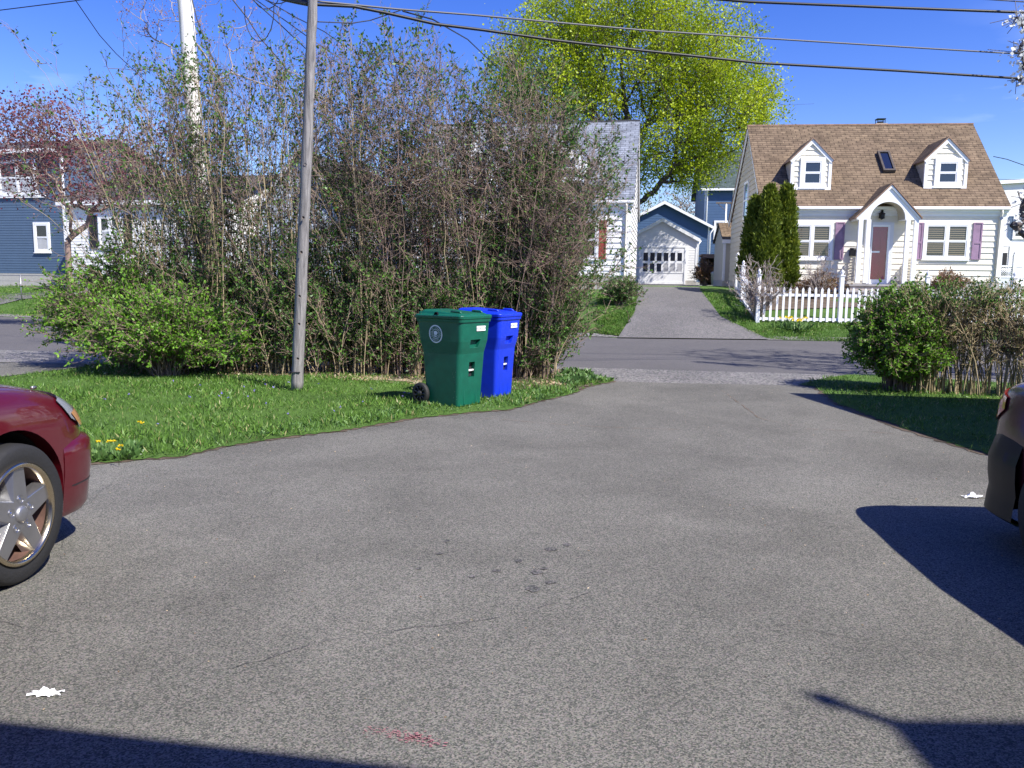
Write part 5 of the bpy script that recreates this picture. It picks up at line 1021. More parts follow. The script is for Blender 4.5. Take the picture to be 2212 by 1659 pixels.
# ================================================ POLES AND CABLES
def pole_obj(name, label, pts, rads, mat, n=14):
    o = empty(name, pts[0], 0, label, 'pole'); P = [Vector(p)-Vector(pts[0]) for p in pts]; k = 40; q = MB(); L = []; rr = []
    for i in range(k+1):
        f = i/k*(len(P)-1); j = min(int(f), len(P)-2); L.append(P[j].lerp(P[j+1], f-j)+Vector((random.uniform(-.004, .004), 0, 0))); rr.append(rads[0]+(rads[1]-rads[0])*i/k+random.uniform(-.003, .003))
    q.tube(L, rr, n); ob = q.build('shaft', mat, o); return o, L
wb = gnd(641, 846); ptop = at(682, -160, wb.y-.3); wmid = at(660, 400, wb.y-.12)
wp, WL = pole_obj('wooden_pole', 'weathered grey wooden pole leaning slightly, standing in the lawn', [tuple(wb), tuple(wmid), tuple(ptop)], (.082, .058), 'old_wood')
for (u, v) in ((656, 355), (652, 470), (648, 545), (672, 215), (664, 300), (644, 640), (643, 700), (640, 775), (674, 120), (672, 160)):   # knots and old spike holes
    f = (846-v)/846; c_ = Vector(at(u+3, v, wb.y-.12-.09)); k_ = MB(); k_.lathe([(0, .02), (.012, .014), (.02, 0)], 'y', tuple(c_-Vector(wp.location)), 8); k_.build('knot', 'bark', wp)
q = MB(); q.box(-.085, -.10, .27, .07, -.045, .283); q.build('crack', 'interior', wp)
pb_ = gnd(459, 784); pp, PL = pole_obj('utility_pole', 'thick pale utility pole rising behind the tall hedge at left', [tuple(pb_), tuple(at(430, 400, pb_.y)), tuple(at(400, 0, pb_.y)), tuple(at(386, -190, pb_.y))], (.15, .118), 'pale_pole', 18)
def cable(par, P, r_, sag=0, k=24, mat=None):
    q = MB(); pts = []
    for i in range(len(P)-1):
        for j in range(k): f = j/k; p = Vector(P[i]).lerp(Vector(P[i+1]), f); pts.append(p-Vector((0, 0, sag*4*f*(1-f))))
    pts.append(Vector(P[-1])); q.tube(pts, r_, 6, cap=True); return q
W = lambda u, v, y: tuple(at(u, v, y))
def cab(label, P, r_, mat='cable', extra=None):
    q = cable(None, P, r_); o = q.build('overhead_cable', mat); tag(o, label, 'cable'); return o
yw = wb.y-.28
cab('thick black cable crossing below the thin one, from wooden pole to right edge', [W(560, -22, yw+.6), W(610, -2, yw+.35), W(668, 9, yw+.02), W(765, 14, yw+.25), W(835, 28, yw+.45), W(941, 52, yw+.7), W(1045, 65, yw+1), W(1198, 87, yw+1.3), W(1385, 109, yw+1.7), W(1640, 136, yw+2.2), W(1944, 153, yw+2.8), W(2212, 170, yw+3.2), W(2500, 180, yw+4)], .020)
cab('thin black cable running level above the thick bundle', [W(600, -10, yw+.5), W(688, 3, yw+.05), W(861, 20, yw+.5), W(1018, 32, yw+.9), W(1385, 65, yw+1.7), W(1640, 82, yw+2.2), W(1944, 101, yw+2.8), W(2212, 117, yw+3.3), W(2500, 132, yw+4)], .013, 'cable_grey')
cab('black splice bundle at the top, ending at the wooden pole', [W(590, -10, yw+.42), W(612, -3, yw+.36), W(640, 3, yw+.2), W(666, 8, yw+.04)], .034)
cab('twisted double cable at the top right corner of the sky', [W(1500, -6, 14.0), W(1620, 4, 14.0), W(1944, 17, 14.0), W(2212, 27, 14.0), W(2500, 33, 14)], .022)
cab('hairline wire just under the top right corner', [W(2060, -6, 15), W(2212, 4, 15), W(2400, 12, 15)], .010)
cab('loose drop wire from the splice curving back up by the wooden pole', [W(686, 47, yw+.1), W(760, 50, yw+.3), W(800, 44, yw+.4), W(866, 22, yw+.5)], .007)
cab('service wire dipping from the thick bundle to the white house roof', [W(870, 24, yw+.5), W(935, 42, yw+1), W(1010, 85, 15), W(1120, 190, 20), W(1260, 295, 27), W(1371, 364, 33)], .010)
cab('wire from the utility pole down to the far left', [W(-80, 30, 19), W(0, 22, 18), W(160, 2, 17), W(300, -20, 16)], .010)
cab('guy wire dropping steeply left of the utility pole', [W(160, -4, 16.5), W(215, 76, 17.5), W(250, 115, 18.5), W(330, 190, 22)], .009)
for k_, (a_, b_, c2) in enumerate(((520, 640, (560, -10)), (527, 668, (585, -10)), (540, 690, (600, -12)))):
    pass
cab('uppermost of the wires sloping from top centre past the wooden pole', [W(560, -8, 13), W(640, 38, 12.5), W(700, 68, 14), W(760, 110, 17)], .008)
cab('second wire sloping from top centre past the wooden pole', [W(548, -4, 13), W(610, 40, 13), W(668, 82, 14), W(740, 130, 18)], .008)
cab('lowest wire sloping from top centre towards the wooden pole', [W(540, -6, 13), W(600, 48, 13), W(655, 100, 14), W(700, 140, 17)], .009)
cab('black wire falling steeply into the hedge right of the utility pole', [W(500, -4, 14), W(535, 40, 14), W(560, 80, 14), W(600, 125, 14), W(630, 165, 14)], .011)
cab('black wire close to the right side of the utility pole', [W(395, -80, 14.6), W(425, 40, 14.5), W(445, 95, 14.4), W(470, 150, 14.4)], .010)
for (cx_, cy_, rx_, ry_, lb) in ((575, 10, 30, 40, 'left of the hanging wire loops at top, left of the wooden pole'), (600, 8, 32, 30, 'middle hanging wire loop at top left of the wooden pole'), (560, 50, 32, 70, 'largest and lowest hanging wire loop beside the wooden pole')):
    cab(lb, [W(cx_+rx_*math.cos(a_), cy_+ry_*math.sin(a_)-30, 13.5) for a_ in np.linspace(-.1, math.pi+.1, 10)], .0075)
cab('upper service wire reaching the cream house from the right edge', [W(2146, 338, 36), W(2175, 344, 35.5), W(2212, 357, 35), W(2300, 380, 34)], .016)
cab('level wire low in the sky at the right edge', [W(2155, 387, 40), W(2212, 389, 40), W(2400, 396, 40)], .012)
cab('wire crossing the roof of the white house to its gable', [W(1240, 270, 29), W(1300, 315, 30.5), W(1374, 366, 32.5)], .010)
yg = empty('guy_wire', (at(729, 463, 15.5).x, 15.5, 0), 0, 'guy wire with yellow plastic guard seen through the hedge beside the wooden pole', 'guy wire'); o_ = Vector(yg.location)
q = cable(None, [Vector(W(380, -700, 15.5))-o_, Vector(W(713, 408, 15.5))-o_, Vector(W(729, 463, 15.5))-o_, Vector(W(815, 775, 15.5))-o_], .007); q.build('wire', 'cable_grey', yg)
q = cable(None, [Vector(W(712, 405, 15.45))-o_, Vector(W(731, 468, 15.45))-o_], .028, k=8); q.build('guard', 'yellow', yg)
# ================================================ WHEELED BINS
def rrect(hx_, hy_, r_, n=6):
    out = []
    for cx_, cy_, a0 in ((hx_-r_, hy_-r_, 0), (-hx_+r_, hy_-r_, 90), (-hx_+r_, -hy_+r_, 180), (hx_-r_, -hy_+r_, 270)):
        for k in range(n+1): a = R(a0+90*k/n); out.append((cx_+r_*math.cos(a), cy_+r_*math.sin(a)))
    return out
def text_mesh(s_, size, name='lettering'):
    cu = bpy.data.curves.new(name, 'FONT'); cu.body = s_; cu.size = size; cu.align_x = 'CENTER'; cu.align_y = 'CENTER'; cu.resolution_u = 2
    o = bpy.data.objects.new('tmp', cu); C.objects.link(o); dg = bpy.context.evaluated_depsgraph_get(); me = bpy.data.meshes.new_from_object(o.evaluated_get(dg)); bpy.data.objects.remove(o); return me
def boolean_cut(o, cutters):
    for c_ in cutters:
        md = o.modifiers.new('cut', 'BOOLEAN'); md.object = c_; md.operation = 'DIFFERENCE'; md.solver = 'EXACT'
    dg = bpy.context.evaluated_depsgraph_get(); me = bpy.data.meshes.new_from_object(o.evaluated_get(dg)); o.modifiers.clear(); old = o.data; o.data = me
    for c_ in cutters: bpy.data.objects.remove(c_)
    return o
def bin_(name, label, corner, deg, mat, seal):
    """wheeled cart: x = front, z up; corner = where the nearest bottom corner stands"""
    a = R(deg); o = empty(name, (0, 0, 0), deg, label, 'bin', 'wheeled bins by the hedge'); H_ = 1.0
    lv = [(0, .235, .215, .035), (.01, .25, .225, .04), (.30, .268, .238, .045), (.60, .290, .252, .05), (.66, .308, .258, .05), (.74, .325, .268, .045), (.93, .338, .282, .045), (.97, .340, .284, .045)]
    vs = []; fs = []; n = len(rrect(1, 1, .1))
    for z, hx_, hy_, r_ in lv:
        fx = 0
        for x, y in rrect(hx_, hy_, r_):
            # lower part of the front steps back between the corners
            st_ = .035*(1-smooth((z-.60)/.13)) if x > hx_-.06 and abs(y) < hy_-.06 else 0
            vs.append((x-st_, y, z))
    for i in range(len(lv)-1): fs += [(i*n+j, i*n+(j+1) % n, (i+1)*n+(j+1) % n, (i+1)*n+j) for j in range(n)]
    fs += [tuple(range(n-1, -1, -1)), tuple((len(lv)-1)*n+j for j in range(n))]
    b_ = MB(); b_.add(vs, fs, 0); body = b_.build('body', mat, None)
    cut = []
    c_ = MB(); c_.prism([(-.055+0, .665), (.10, .665), (.14, .755), (-.055, .755)], -.05, .05); c_.xf(Matrix.Rotation(R(90), 4, 'Z')); c_.xf(Matrix.Translation((.32, -.03, 0))); cut.append(c_.build('c1', mat))
    c_ = MB(); c_.box(.22, -.055, .33, .40, .055, .50); cut.append(c_.build('c2', mat))
    body = boolean_cut(body, cut); body.parent = o
    bv = body.modifiers.new('bevel', 'BEVEL'); bv.width = .006; bv.segments = 2; bv.limit_method = 'ANGLE'; bv.angle_limit = R(40)
    # rim and lid
    rim = MB()
    def ringpart(mb, z0, z1, g0, g1, r_=.05):
        A_ = rrect(.345+g0, .288+g0, r_); B_ = rrect(.345+g1, .288+g1, r_); k = len(A_); mb.add([(x, y, z0) for x, y in A_]+[(x, y, z1) for x, y in B_], [(i, (i+1) % k, (i+1) % k+k, i+k) for i in range(k)], 0, None, True)
    ringpart(rim, .955, .955, -.02, .008); ringpart(rim, .955, .985, .008, .012); ringpart(rim, .985, .985, .012, -.02); rim.build('rim', mat, o)
    lid = MB(); Ls = []
    prof_ = [(.988, .018, .055, 0), (1.022, .022, .055, 0), (1.034, .012, .055, 0), (1.036, -.025, .045, 0), (1.062, -.045, .04, .02), (1.068, -.07, .04, .03), (1.070, -.16, .03, .035)]
    for z, g, r_, tl in prof_:
        for x, y in rrect(.345+g, .288+g, r_): Ls.append((x, y, z+tl*(-x/.35)*.8))
    k = n; fs = [(i*k+j, i*k+(j+1) % k, (i+1)*k+(j+1) % k, (i+1)*k+j) for i in range(len(prof_)-1) for j in range(k)]+[tuple((len(prof_)-1)*k+j for j in range(k))]+[tuple(range(k-1, -1, -1))]
    lid.add(Ls, fs, 0, None, False); lo = lid.build('lid', mat, o, bevel=.006)
    for y in (-.2, .2):
        q = MB(); q.tube([(.12, y, 1.045), (.13, y, 1.072), (.25, y, 1.068), (.28, y, 1.045)], .013, 8); q.build('lid_grip', mat, lo)
    q = MB(); q.lathe([(.028, -.02), (.03, .0), (.012, .012), (0, .012)], 'y', (-.02, -.29, 1.035), 12); q.xf(Matrix.Identity(4)); q.build('vent', 'black_metal', lo)
    hd = MB(); hd.tube([(-.34, -.23, .93), (-.40, -.23, 1.0), (-.40, .23, 1.0), (-.34, .23, .93)], .017, 10); hd.box(-.38, -.20, .95, -.33, -.15, 1.03); hd.box(-.38, .15, .95, -.33, .20, 1.03)
    for k_ in range(6): y = -.17+k_*.068; hd.lathe([(.0, -.02), (.024, -.02), (.024, .02), (0, .02)], 'y', (-.365, y, 1.035), 10)
    hd.build('handle', mat, o)
    q = MB(); q.tube([(.252, -.058, .405), (.252, .058, .405)], .012, 10); q.build('grab_bar', 'white_trim', o)
    q = MB(); q.box(.225, -.05, .335, .23, .05, .495); q.build('grip_shade', 'interior', o); q = MB(); q.box(.262, -.04, .672, .265, .05, .75); q.build('slot_shade', 'interior', o)  # near-black plates at the pocket backs paint in their shade
    # lifting lugs under the grab bar: crease shade painted as flat near-black quads
    for s_ in (-1, 1):
        q = MB(); q.add([(.262, s_*.055, .37), (.262, s_*.13, .30), (.262, s_*.13, .24), (.262, s_*.075, .31)], [(0, 1, 2, 3)]); V_ = [(x-.05, y, z) for x, y, z in q.v]; q.add(V_, [(3, 2, 1, 0)]); q.build('lug_shade', 'interior', o, recalc=False)
    q = MB(); q.box(.225, .095, .02, .262, .125, .28); q.box(.225, -.125, .02, .262, -.095, .28); q.build('rib', mat, o, bevel=.01)
    for y in (-.275, .275):
        w_ = MB(); s_ = 1 if y > 0 else -1
        w_.lathe([(.085, -.028), (.112, -.030), (.122, -.02), (.125, 0), (.122, .02), (.112, .030), (.085, .028), (.085, -.028)], 'y', (-.285, y, .125), 36)
        wo_ = w_.build('wheel', 'tyre', o); h_ = MB(); h_.lathe([(0, -.03), (.03, -.03), (.034, -.02), (.034, .02), (.03, .03), (0, .03)], 'y', (-.285, y, .125), 20)
        for k_ in range(9):
            an = 2*math.pi*k_/9; c1_, s1_ = math.cos(an), math.sin(an)
            h_.tube([(-.285+c1_*.03, y-s_*.0+.012*s_, .125+s1_*.03), (-.285+c1_*.09, y+.016*s_, .125+s1_*.09)], [.010, .014], 6)
        h_.lathe([(0, .004*s_), (.088, .004*s_)], 'y', (-.285, y, .125), 24); h_.build('spoked_hub', 'bin_wheel', wo_)
    q = MB(); q.tube([(-.285, -.28, .125), (-.285, .28, .125)], .011, 8); q.build('axle', 'black_metal', o)
    # asset sticker on the front: white plate with a dark number
    st_ = MB(); st_.box(.3405, .01, .852, .3415, .18, .908); so = st_.build('number_sticker', 'sticker', o); me = text_mesh('SE7240107028', .028); me.materials.append(M['ink'])
    t_o = bpy.data.objects.new('lettering', me); C.objects.link(t_o); t_o.parent = so; t_o.matrix_local = Matrix.Translation((.3425, .095, .88)) @ Matrix.Rotation(R(90), 4, 'Z') @ Matrix.Rotation(R(90), 4, 'X')
    if seal:
        sc, sz, sr = -.05, .815, .096; yb = lambda z: -float(np.interp(z, [.6, .66, .74, .93, .97], [.252, .258, .268, .282, .284]))-.003
        def disc(mb, r0, r1, n_=40, saw=0, dy=0):
            P_ = lambda r_, i: (sc+r_*math.cos(2*math.pi*i/n_), yb(sz+r_*math.sin(2*math.pi*i/n_)), sz+r_*math.sin(2*math.pi*i/n_)); A_ = [P_(r0, i) for i in range(n_)]; B_ = [P_(r1+(saw if i % 2 else 0), i) for i in range(n_)]
            mb.add(A_+B_, [(i, (i+1) % n_, (i+1) % n_+n_, i+n_) for i in range(n_)])
        q = MB(); disc(q, .088, .104, 72, -.004); disc(q, .050, .055); disc(q, .001, .012, 8) if 0 else None
        # tree in the middle
        cr_ = [(sc+.030*math.cos(t_)*(1+.12*math.cos(5*t_)), sz+.012+.024*math.sin(t_)*(1+.1*math.cos(5*t_))) for t_ in np.linspace(0, 2*math.pi, 22)[:-1]]
        def plate(P, m=0): q.add([(x, yb(z), z) for x, z in P], [tuple(range(len(P)))], m)
        plate(cr_); plate([(sc-.005, sz-.03), (sc+.005, sz-.03), (sc+.004, sz), (sc-.004, sz)]); plate([(sc-.028, sz-.036), (sc+.028, sz-.036), (sc+.02, sz-.029), (sc-.02, sz-.029)]); plate([(sc-.030, sz-.026), (sc-.016, sz-.026), (sc-.016, sz-.012), (sc-.023, sz-.006), (sc-.030, sz-.012)]); plate([(sc+.014, sz-.024), (sc+.03, sz-.024), (sc+.022, sz-.008)])
        se = q.build('seal', 'sticker', o, recalc=False); lt = MB()
        me_all = bmesh.new(); s_txt = 'TOWN OF STRATFORD'
        for half, (txt, r_, a0, da, sz_) in enumerate((('TOWN OF STRATFORD', .071, 205, -14.4, .025), ('CONNECTICUT', .071, 245, 5.0, .021))):
            nn_ = len(txt)
            for i, ch in enumerate(txt):
                if ch == ' ': continue
                ang = R(a0+da*i) if half == 0 else R(230+80*i/(nn_-1)); rot = (ang-math.pi/2) if half == 0 else (ang+math.pi/2)
                m1 = text_mesh(ch, sz_); m1.transform(Matrix.Translation((sc+r_*math.cos(ang), yb(sz+r_*math.sin(ang))-.003, sz+r_*math.sin(ang))) @ Matrix.Rotation(R(90), 4, 'X') @ Matrix.Rotation(rot, 4, 'Z')); me_all.from_mesh(m1)
        mm_ = bpy.data.meshes.new('lettering'); me_all.to_mesh(mm_); me_all.free(); mm_.materials.append(M['sticker']); t_o = bpy.data.objects.new('lettering', mm_); C.objects.link(t_o); t_o.parent = se
        # pale scuffs on the near lower edge
        sf = MB()
        for k_ in range(9):
            z = random.uniform(.08, .40); x = .243+.0016*0+random.uniform(-.06, 0); yy = -float(np.interp(z, [0, .01, .3, .6], [.215, .225, .238, .252]))-.0015; sf.quad((x, yy, z), (x+.003, yy, z), (x+.006, yy, z+random.uniform(.01, .05)), (x+.004, yy, z+.01))
        sf.build('scuff', 'curtain', o, recalc=False)
        for k_ in range(0): q = MB(); z = .18+.1*k_; q.box(.175+.02*k_, -.2425-.0, z, .179+.02*k_, -.2395-.006*k_ if 0 else -.236, z+.07); 
    c_l = Vector((.25, -.225, 0)); rot = Matrix.Rotation(a, 4, 'Z'); off = rot @ c_l; o.location = (corner.x-off.x, corner.y-off.y, .02); o.rotation_euler = (0, 0, a); o.scale = (1.02, 1.02, 1.07); return o
simple('bin_green', (.004, .10, .062), .38, spec=.5, var=.16, scale=9, bump=.15, bscale=150); simple('bin_blue', (.006, .035, .56), .38, spec=.5, var=.10, scale=9, bump=.15, bscale=150)
simple('tyre', (.018, .018, .018), .7, bump=.3, bscale=60); simple('bin_wheel', (.025, .025, .028), .4); simple('sticker', (.82, .84, .86), .5); simple('ink', (.02, .08, .16), .5)
bin_('wheeled_bin', 'dark green wheeled bin with a round white town seal, in front', gnd(989, 884), -35, 'bin_green', True)
bin_('wheeled_bin', 'bright blue wheeled bin standing behind the green one', gnd(1069, 865), -28, 'bin_blue', False)

# ================================================ CARS
def paint(n, c, rough=.35):
    m, t, b = new_mat(n); b.inputs['Base Color'].default_value = rgba(c); b.inputs['Metallic'].default_value = .35; b.inputs['Roughness'].default_value = rough; b.inputs['Coat Weight'].default_value = 1; b.inputs['Coat Roughness'].default_value = .14 if n[0] == 'm' else .05
    co = N(t, 'ShaderNodeTexCoord'); no = N(t, 'ShaderNodeTexNoise', Scale=14, Detail=8, Roughness=.7); t.links.new(co.outputs['Object'], no.inputs['Vector']); mr_ = N(t, 'ShaderNodeMapRange'); mr_.inputs['To Min'].default_value = rough*.8; mr_.inputs['To Max'].default_value = rough*1.6; t.links.new(no.outputs['Fac'], mr_.inputs[0]); t.links.new(mr_.outputs[0], b.inputs['Roughness'])
paint('red_paint', (.12, .002, .009)); paint('maroon_paint', (.055, .004, .016), .4); simple('bumper_taupe', (.016, .013, .011), .55, coat=.15, spec=.3, var=.1)
simple('alloy', (.42, .42, .43), .28, metal=.9, var=.12); simple('alloy_lip', (.62, .52, .36), .22, metal=1); simple('rust', (.09, .045, .032), .8, var=.4, scale=12); simple('black_trim', (.015, .015, .016), .5); simple('chrome', (.8, .8, .8), .08, metal=1)
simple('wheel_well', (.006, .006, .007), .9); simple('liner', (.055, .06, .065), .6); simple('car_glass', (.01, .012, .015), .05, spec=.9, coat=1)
m, t, b = new_mat('lamp_clear'); b.inputs['Base Color'].default_value = (.55, .60, .68, 1); b.inputs['Roughness'].default_value = .08; b.inputs['Metallic'].default_value = .55; b.inputs['Coat Weight'].default_value = 1
m, t, b = new_mat('lamp_amber'); b.inputs['Base Color'].default_value = (.55, .28, .12, 1); b.inputs['Roughness'].default_value = .15; b.inputs['Coat Weight'].default_value = 1
m, t, b = new_mat('lamp_red'); b.inputs['Base Color'].default_value = (.55, .03, .02, 1); b.inputs['Roughness'].default_value = .12; b.inputs['Coat Weight'].default_value = 1; b.inputs['Subsurface Weight'].default_value = .2
def wheel(par, x, y, r_, side, spokes=5, wd=.21):
    """side=-1: outer face looks to -y"""
    o = MB(); s_ = side; ri = r_*.715
    prof_ = [(ri, wd*.5), (ri+.02, wd*.52), (r_*.93, wd*.56), (r_*.985, wd*.46), (r_, wd*.3), (r_, -wd*.3), (r_*.985, -wd*.46), (r_*.93, -wd*.56), (ri+.02, -wd*.52), (ri, -wd*.5)]
    o.lathe([(a, b_) for a, b_ in prof_], 'y', (x, y, r_), 64)
    for k in range(3): o.lathe([(r_+.0006, -wd*.16+k*wd*.16-.005), (r_+.0006, -wd*.16+k*wd*.16+.005)], 'y', (x, y, r_), 64)
    w_ = o.build('wheel', 'tyre', par); yo = y+s_*wd*.5
    q = MB(); q.lathe([(ri+.004, s_*-.004), (ri+.008, s_*.012), (ri-.006, s_*.016), (ri-.018, s_*.008), (ri-.02, -s_*.02)], 'y', (x, yo, r_), 64); q.build('rim_lip', 'alloy_lip', w_)
    q = MB(); q.lathe([(ri-.018, -s_*.01), (ri-.03, -s_*.10), (ri-.05, -s_*.13), (.0, -s_*.14)], 'y', (x, yo, r_), 48); q.build('rim_barrel', 'rust', w_)
    q = MB(); q.lathe([(0, -s_*.10), (ri*.62, -s_*.10), (ri*.62, -s_*.125)], 'y', (x, yo, r_), 40); q.build('brake_disc', 'grey_metal', w_)
    q = MB()
    for k in range(spokes):
        an = math.pi/2+2*math.pi*k/spokes+R(-3); c_, sn = math.cos(an), math.sin(an)
        def pt(rad, tan_, dep): return (x+c_*rad-sn*tan_, yo+s_*dep, r_+sn*rad+c_*tan_)
        w0_, w1_ = ri*.27, ri*.155; f0_, f1_ = .003, .0
        V_ = [pt(ri*.16, -w0_*.8, .004), pt(ri*.16, w0_*.8, .004), pt(ri*.95, w1_, -.004), pt(ri*.95, -w1_, -.004), pt(ri*.16, -w0_*1.1, -.05), pt(ri*.16, w0_*1.1, -.05), pt(ri*.97, w1_*1.7, -.05), pt(ri*.97, -w1_*1.7, -.05)]
        q.add(V_, [(0, 1, 2, 3), (0, 4, 5, 1), (1, 5, 6, 2), (2, 6, 7, 3), (3, 7, 4, 0)])
    q.lathe([(ri*.36, -s_*.05), (ri*.34, s_*.002), (ri*.16, s_*.004)], 'y', (x, yo, r_), 40, smooth=False); q.build('spokes', 'alloy', w_, bevel=.004)
    q = MB(); q.lathe([(ri*.17, s_*.0), (ri*.165, s_*.012), (ri*.12, s_*.018), (0, s_*.018)], 'y', (x, yo, r_), 24); q.build('hub_cap', 'grey_metal', w_)
    q = MB()
    for k in range(5):
        an = math.pi/2+2*math.pi*(k)/5; cx_, cz_ = x+math.cos(an)*ri*.30, r_+math.sin(an)*ri*.30
        q.lathe([(.021, s_*.0055), (.017, -s_*.02), (.010, -s_*.02), (.010, s_*.002), (0, s_*.004)], 'y', (cx_, yo, cz_), 12)
    q.build('lug_nuts', 'chrome', w_); return w_
def car(name, label, loc, deg, st_, gh_, pm, wheels, wr, lamps, half, extra=None, wid=.875):
    """st_: stations (x, half width, bottom z, belly bulge z, shoulder z, top z at centre)"""
    o = empty(name, loc, deg, label, 'car'); vs = []; K = 0
    for (x, hw_, zb, zsd, zsh, ztp) in st_:
        ring = [(0, zb), (hw_*.72, zb), (hw_*.94, zb+.03), (hw_*.99, zb+.14), (hw_, zsd), (hw_*.985, (zsd+zsh)/2+.05), (hw_*.955, zsh), (hw_*.86, zsh+(ztp-zsh)*.55), (hw_*.5, ztp-.012), (0, ztp)]
        full = ring+[(-y, z) for y, z in ring[-2:0:-1]]; K = len(full); vs += [(x, y, z) for y, z in full]
    n = len(st_); fs = [(i*K+j, i*K+(j+1) % K, (i+1)*K+(j+1) % K, (i+1)*K+j) for i in range(n-1) for j in range(K)]+[tuple(range(K-1, -1, -1)), tuple((n-1)*K+j for j in range(K))]
    b_ = MB(); b_.add(vs, fs, 0, None, True); body = b_.build('body', pm, None); sb = body.modifiers.new('s', 'SUBSURF'); sb.levels = 3; sb.render_levels = 3
    dg = bpy.context.evaluated_depsgraph_get(); me = bpy.data.meshes.new_from_object(body.evaluated_get(dg)); body.modifiers.clear(); body.data = me
    cut = []
    for (x, y) in wheels:
        s_ = 1 if y > 0 else -1; c_ = MB(); c_.lathe([(0, -.30), (wr+.055, -.30), (wr+.055, .35), (0, .35)], 'y', (x, y, wr+.01), 48); cut.append(c_.build('cut', 'wheel_well'))
    body = boolean_cut(body, cut); body.parent = o; me = body.data
    for p in me.polygons: p.use_smooth = True
    wn = body.modifiers.new('es', 'EDGE_SPLIT'); wn.split_angle = R(38)
    # arch lining: dark inside the wells
    for (x, y) in wheels:
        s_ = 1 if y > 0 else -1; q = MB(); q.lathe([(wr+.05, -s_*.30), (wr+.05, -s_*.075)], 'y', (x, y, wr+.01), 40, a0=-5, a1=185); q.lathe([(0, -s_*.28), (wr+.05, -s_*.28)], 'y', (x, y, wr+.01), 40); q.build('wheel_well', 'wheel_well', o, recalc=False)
        wheel(o, x, y-s_*.085, wr, s_)
    # greenhouse
    g = MB(); V_ = []; K2 = 0
    for (x, w0_, z0, w1_, z1) in gh_:
        ring = [(-w0_, z0), (-w1_, z1-.06), (-w1_*.8, z1), (0, z1+.02), (w1_*.8, z1), (w1_, z1-.06), (w0_, z0)]; K2 = len(ring); V_ += [(x, y, z) for y, z in ring]
    fs = []; mi = []
    for i in range(len(gh_)-1):
        for j in range(K2-1):
            g.add([V_[i*K2+j], V_[i*K2+j+1], V_[(i+1)*K2+j+1], V_[(i+1)*K2+j]], [(0, 1, 2, 3)], 1 if (j in (0, 5) or i in (0, len(gh_)-2)) else 0, None, True)
    g.add([V_[j] for j in range(K2)], [tuple(range(K2))], 1); g.add([V_[(len(gh_)-1)*K2+j] for j in range(K2)], [tuple(range(K2))], 1)
    g.build('cabin', [pm, 'car_glass'], o, recalc=True)
    if extra: extra(o, body)
    return o
def bumper(o, name, mat, path, prof):
    """sweeps a bumper section (inset, z) along half a plan outline, mirrored"""
    from mathutils.geometry import interpolate_bezier
    P = [Vector((x, y, 0)) for x, y in path]; full = P+[Vector((p.x, -p.y, 0)) for p in P[-2::-1]]; D_ = []
    for i in range(len(full)-1):                              # catmull-rom
        p0, p1, p2, p3 = full[max(i-1, 0)], full[i], full[i+1], full[min(i+2, len(full)-1)]
        for k in range(6): t = k/6; D_.append(.5*((2*p1)+(p2-p0)*t+(2*p0-5*p1+4*p2-p3)*t*t+(-p0+3*p1-3*p2+p3)*t**3))
    D_.append(full[-1]); V_ = []; k = len(prof); sg = 1 if D_[len(D_)//2].x > 0 else -1
    for i, p in enumerate(D_):
        t = (D_[min(i+1, len(D_)-1)]-D_[max(i-1, 0)]).normalized(); nn = Vector((t.y, -t.x, 0)); nn = nn if nn.dot(Vector((p.x*.4, p.y, 0))) > 0 else -nn
        for ins, z in prof: q_ = p-nn*ins; V_.append((q_.x, q_.y, z))
    q = MB(); q.add(V_, [(i*k+j, (i+1)*k+j, (i+1)*k+j+1, i*k+j+1) for i in range(len(D_)-1) for j in range(k-1)], 0, None, True); ob = q.build(name, mat, o); es = ob.modifiers.new('es', 'EDGE_SPLIT'); es.split_angle = R(40); return ob
def shell_patch(o, name, mat, poly, side, body, off=.012, axis='y', split=None):
    """a lamp that follows the body: polygon in (x,z) (or (y,z)) projected onto the body surface"""
    from mathutils.bvhtree import BVHTree
    bt = BVHTree.FromPolygons([v.co for v in body.data.vertices], [p.vertices[:] for p in body.data.polygons]); xs_ = [p[0] for p in poly]; zs_ = [p[1] for p in poly]; n = 64; q = MB(); g = {}
    for i in range(n+1):
        for j in range(n+1):
            u_ = min(xs_)+(max(xs_)-min(xs_))*i/n; z = min(zs_)+(max(zs_)-min(zs_))*j/n
            if not inpoly(np.array([[u_, z]]), poly)[0]: continue
            if axis == 'y': h_ = bt.ray_cast(Vector((u_, side*3, z)), Vector((0, -side, 0)))
            else: h_ = bt.ray_cast(Vector((side*6, u_, z)), Vector((-side, 0, 0)))
            if h_[0] is not None and (axis == 'x' or abs(h_[0].y) > .35): g[i, j] = h_[0]+h_[1].normalized()*off*(1 if h_[1].dot(Vector((0, side, 0)) if axis == 'y' else Vector((side, 0, 0))) > 0 else -1)
    ix = {k: i for i, k in enumerate(g)}; fs = [(ix[i, j], ix[i+1, j], ix[i+1, j+1], ix[i, j+1]) for (i, j) in g if (i+1, j) in g and (i+1, j+1) in g and (i, j+1) in g]
    if not fs: print('EMPTY PATCH', name); return None
    q.add(list(g.values()), fs, 0, None, True); return q.build(name, mat, o, recalc=False)
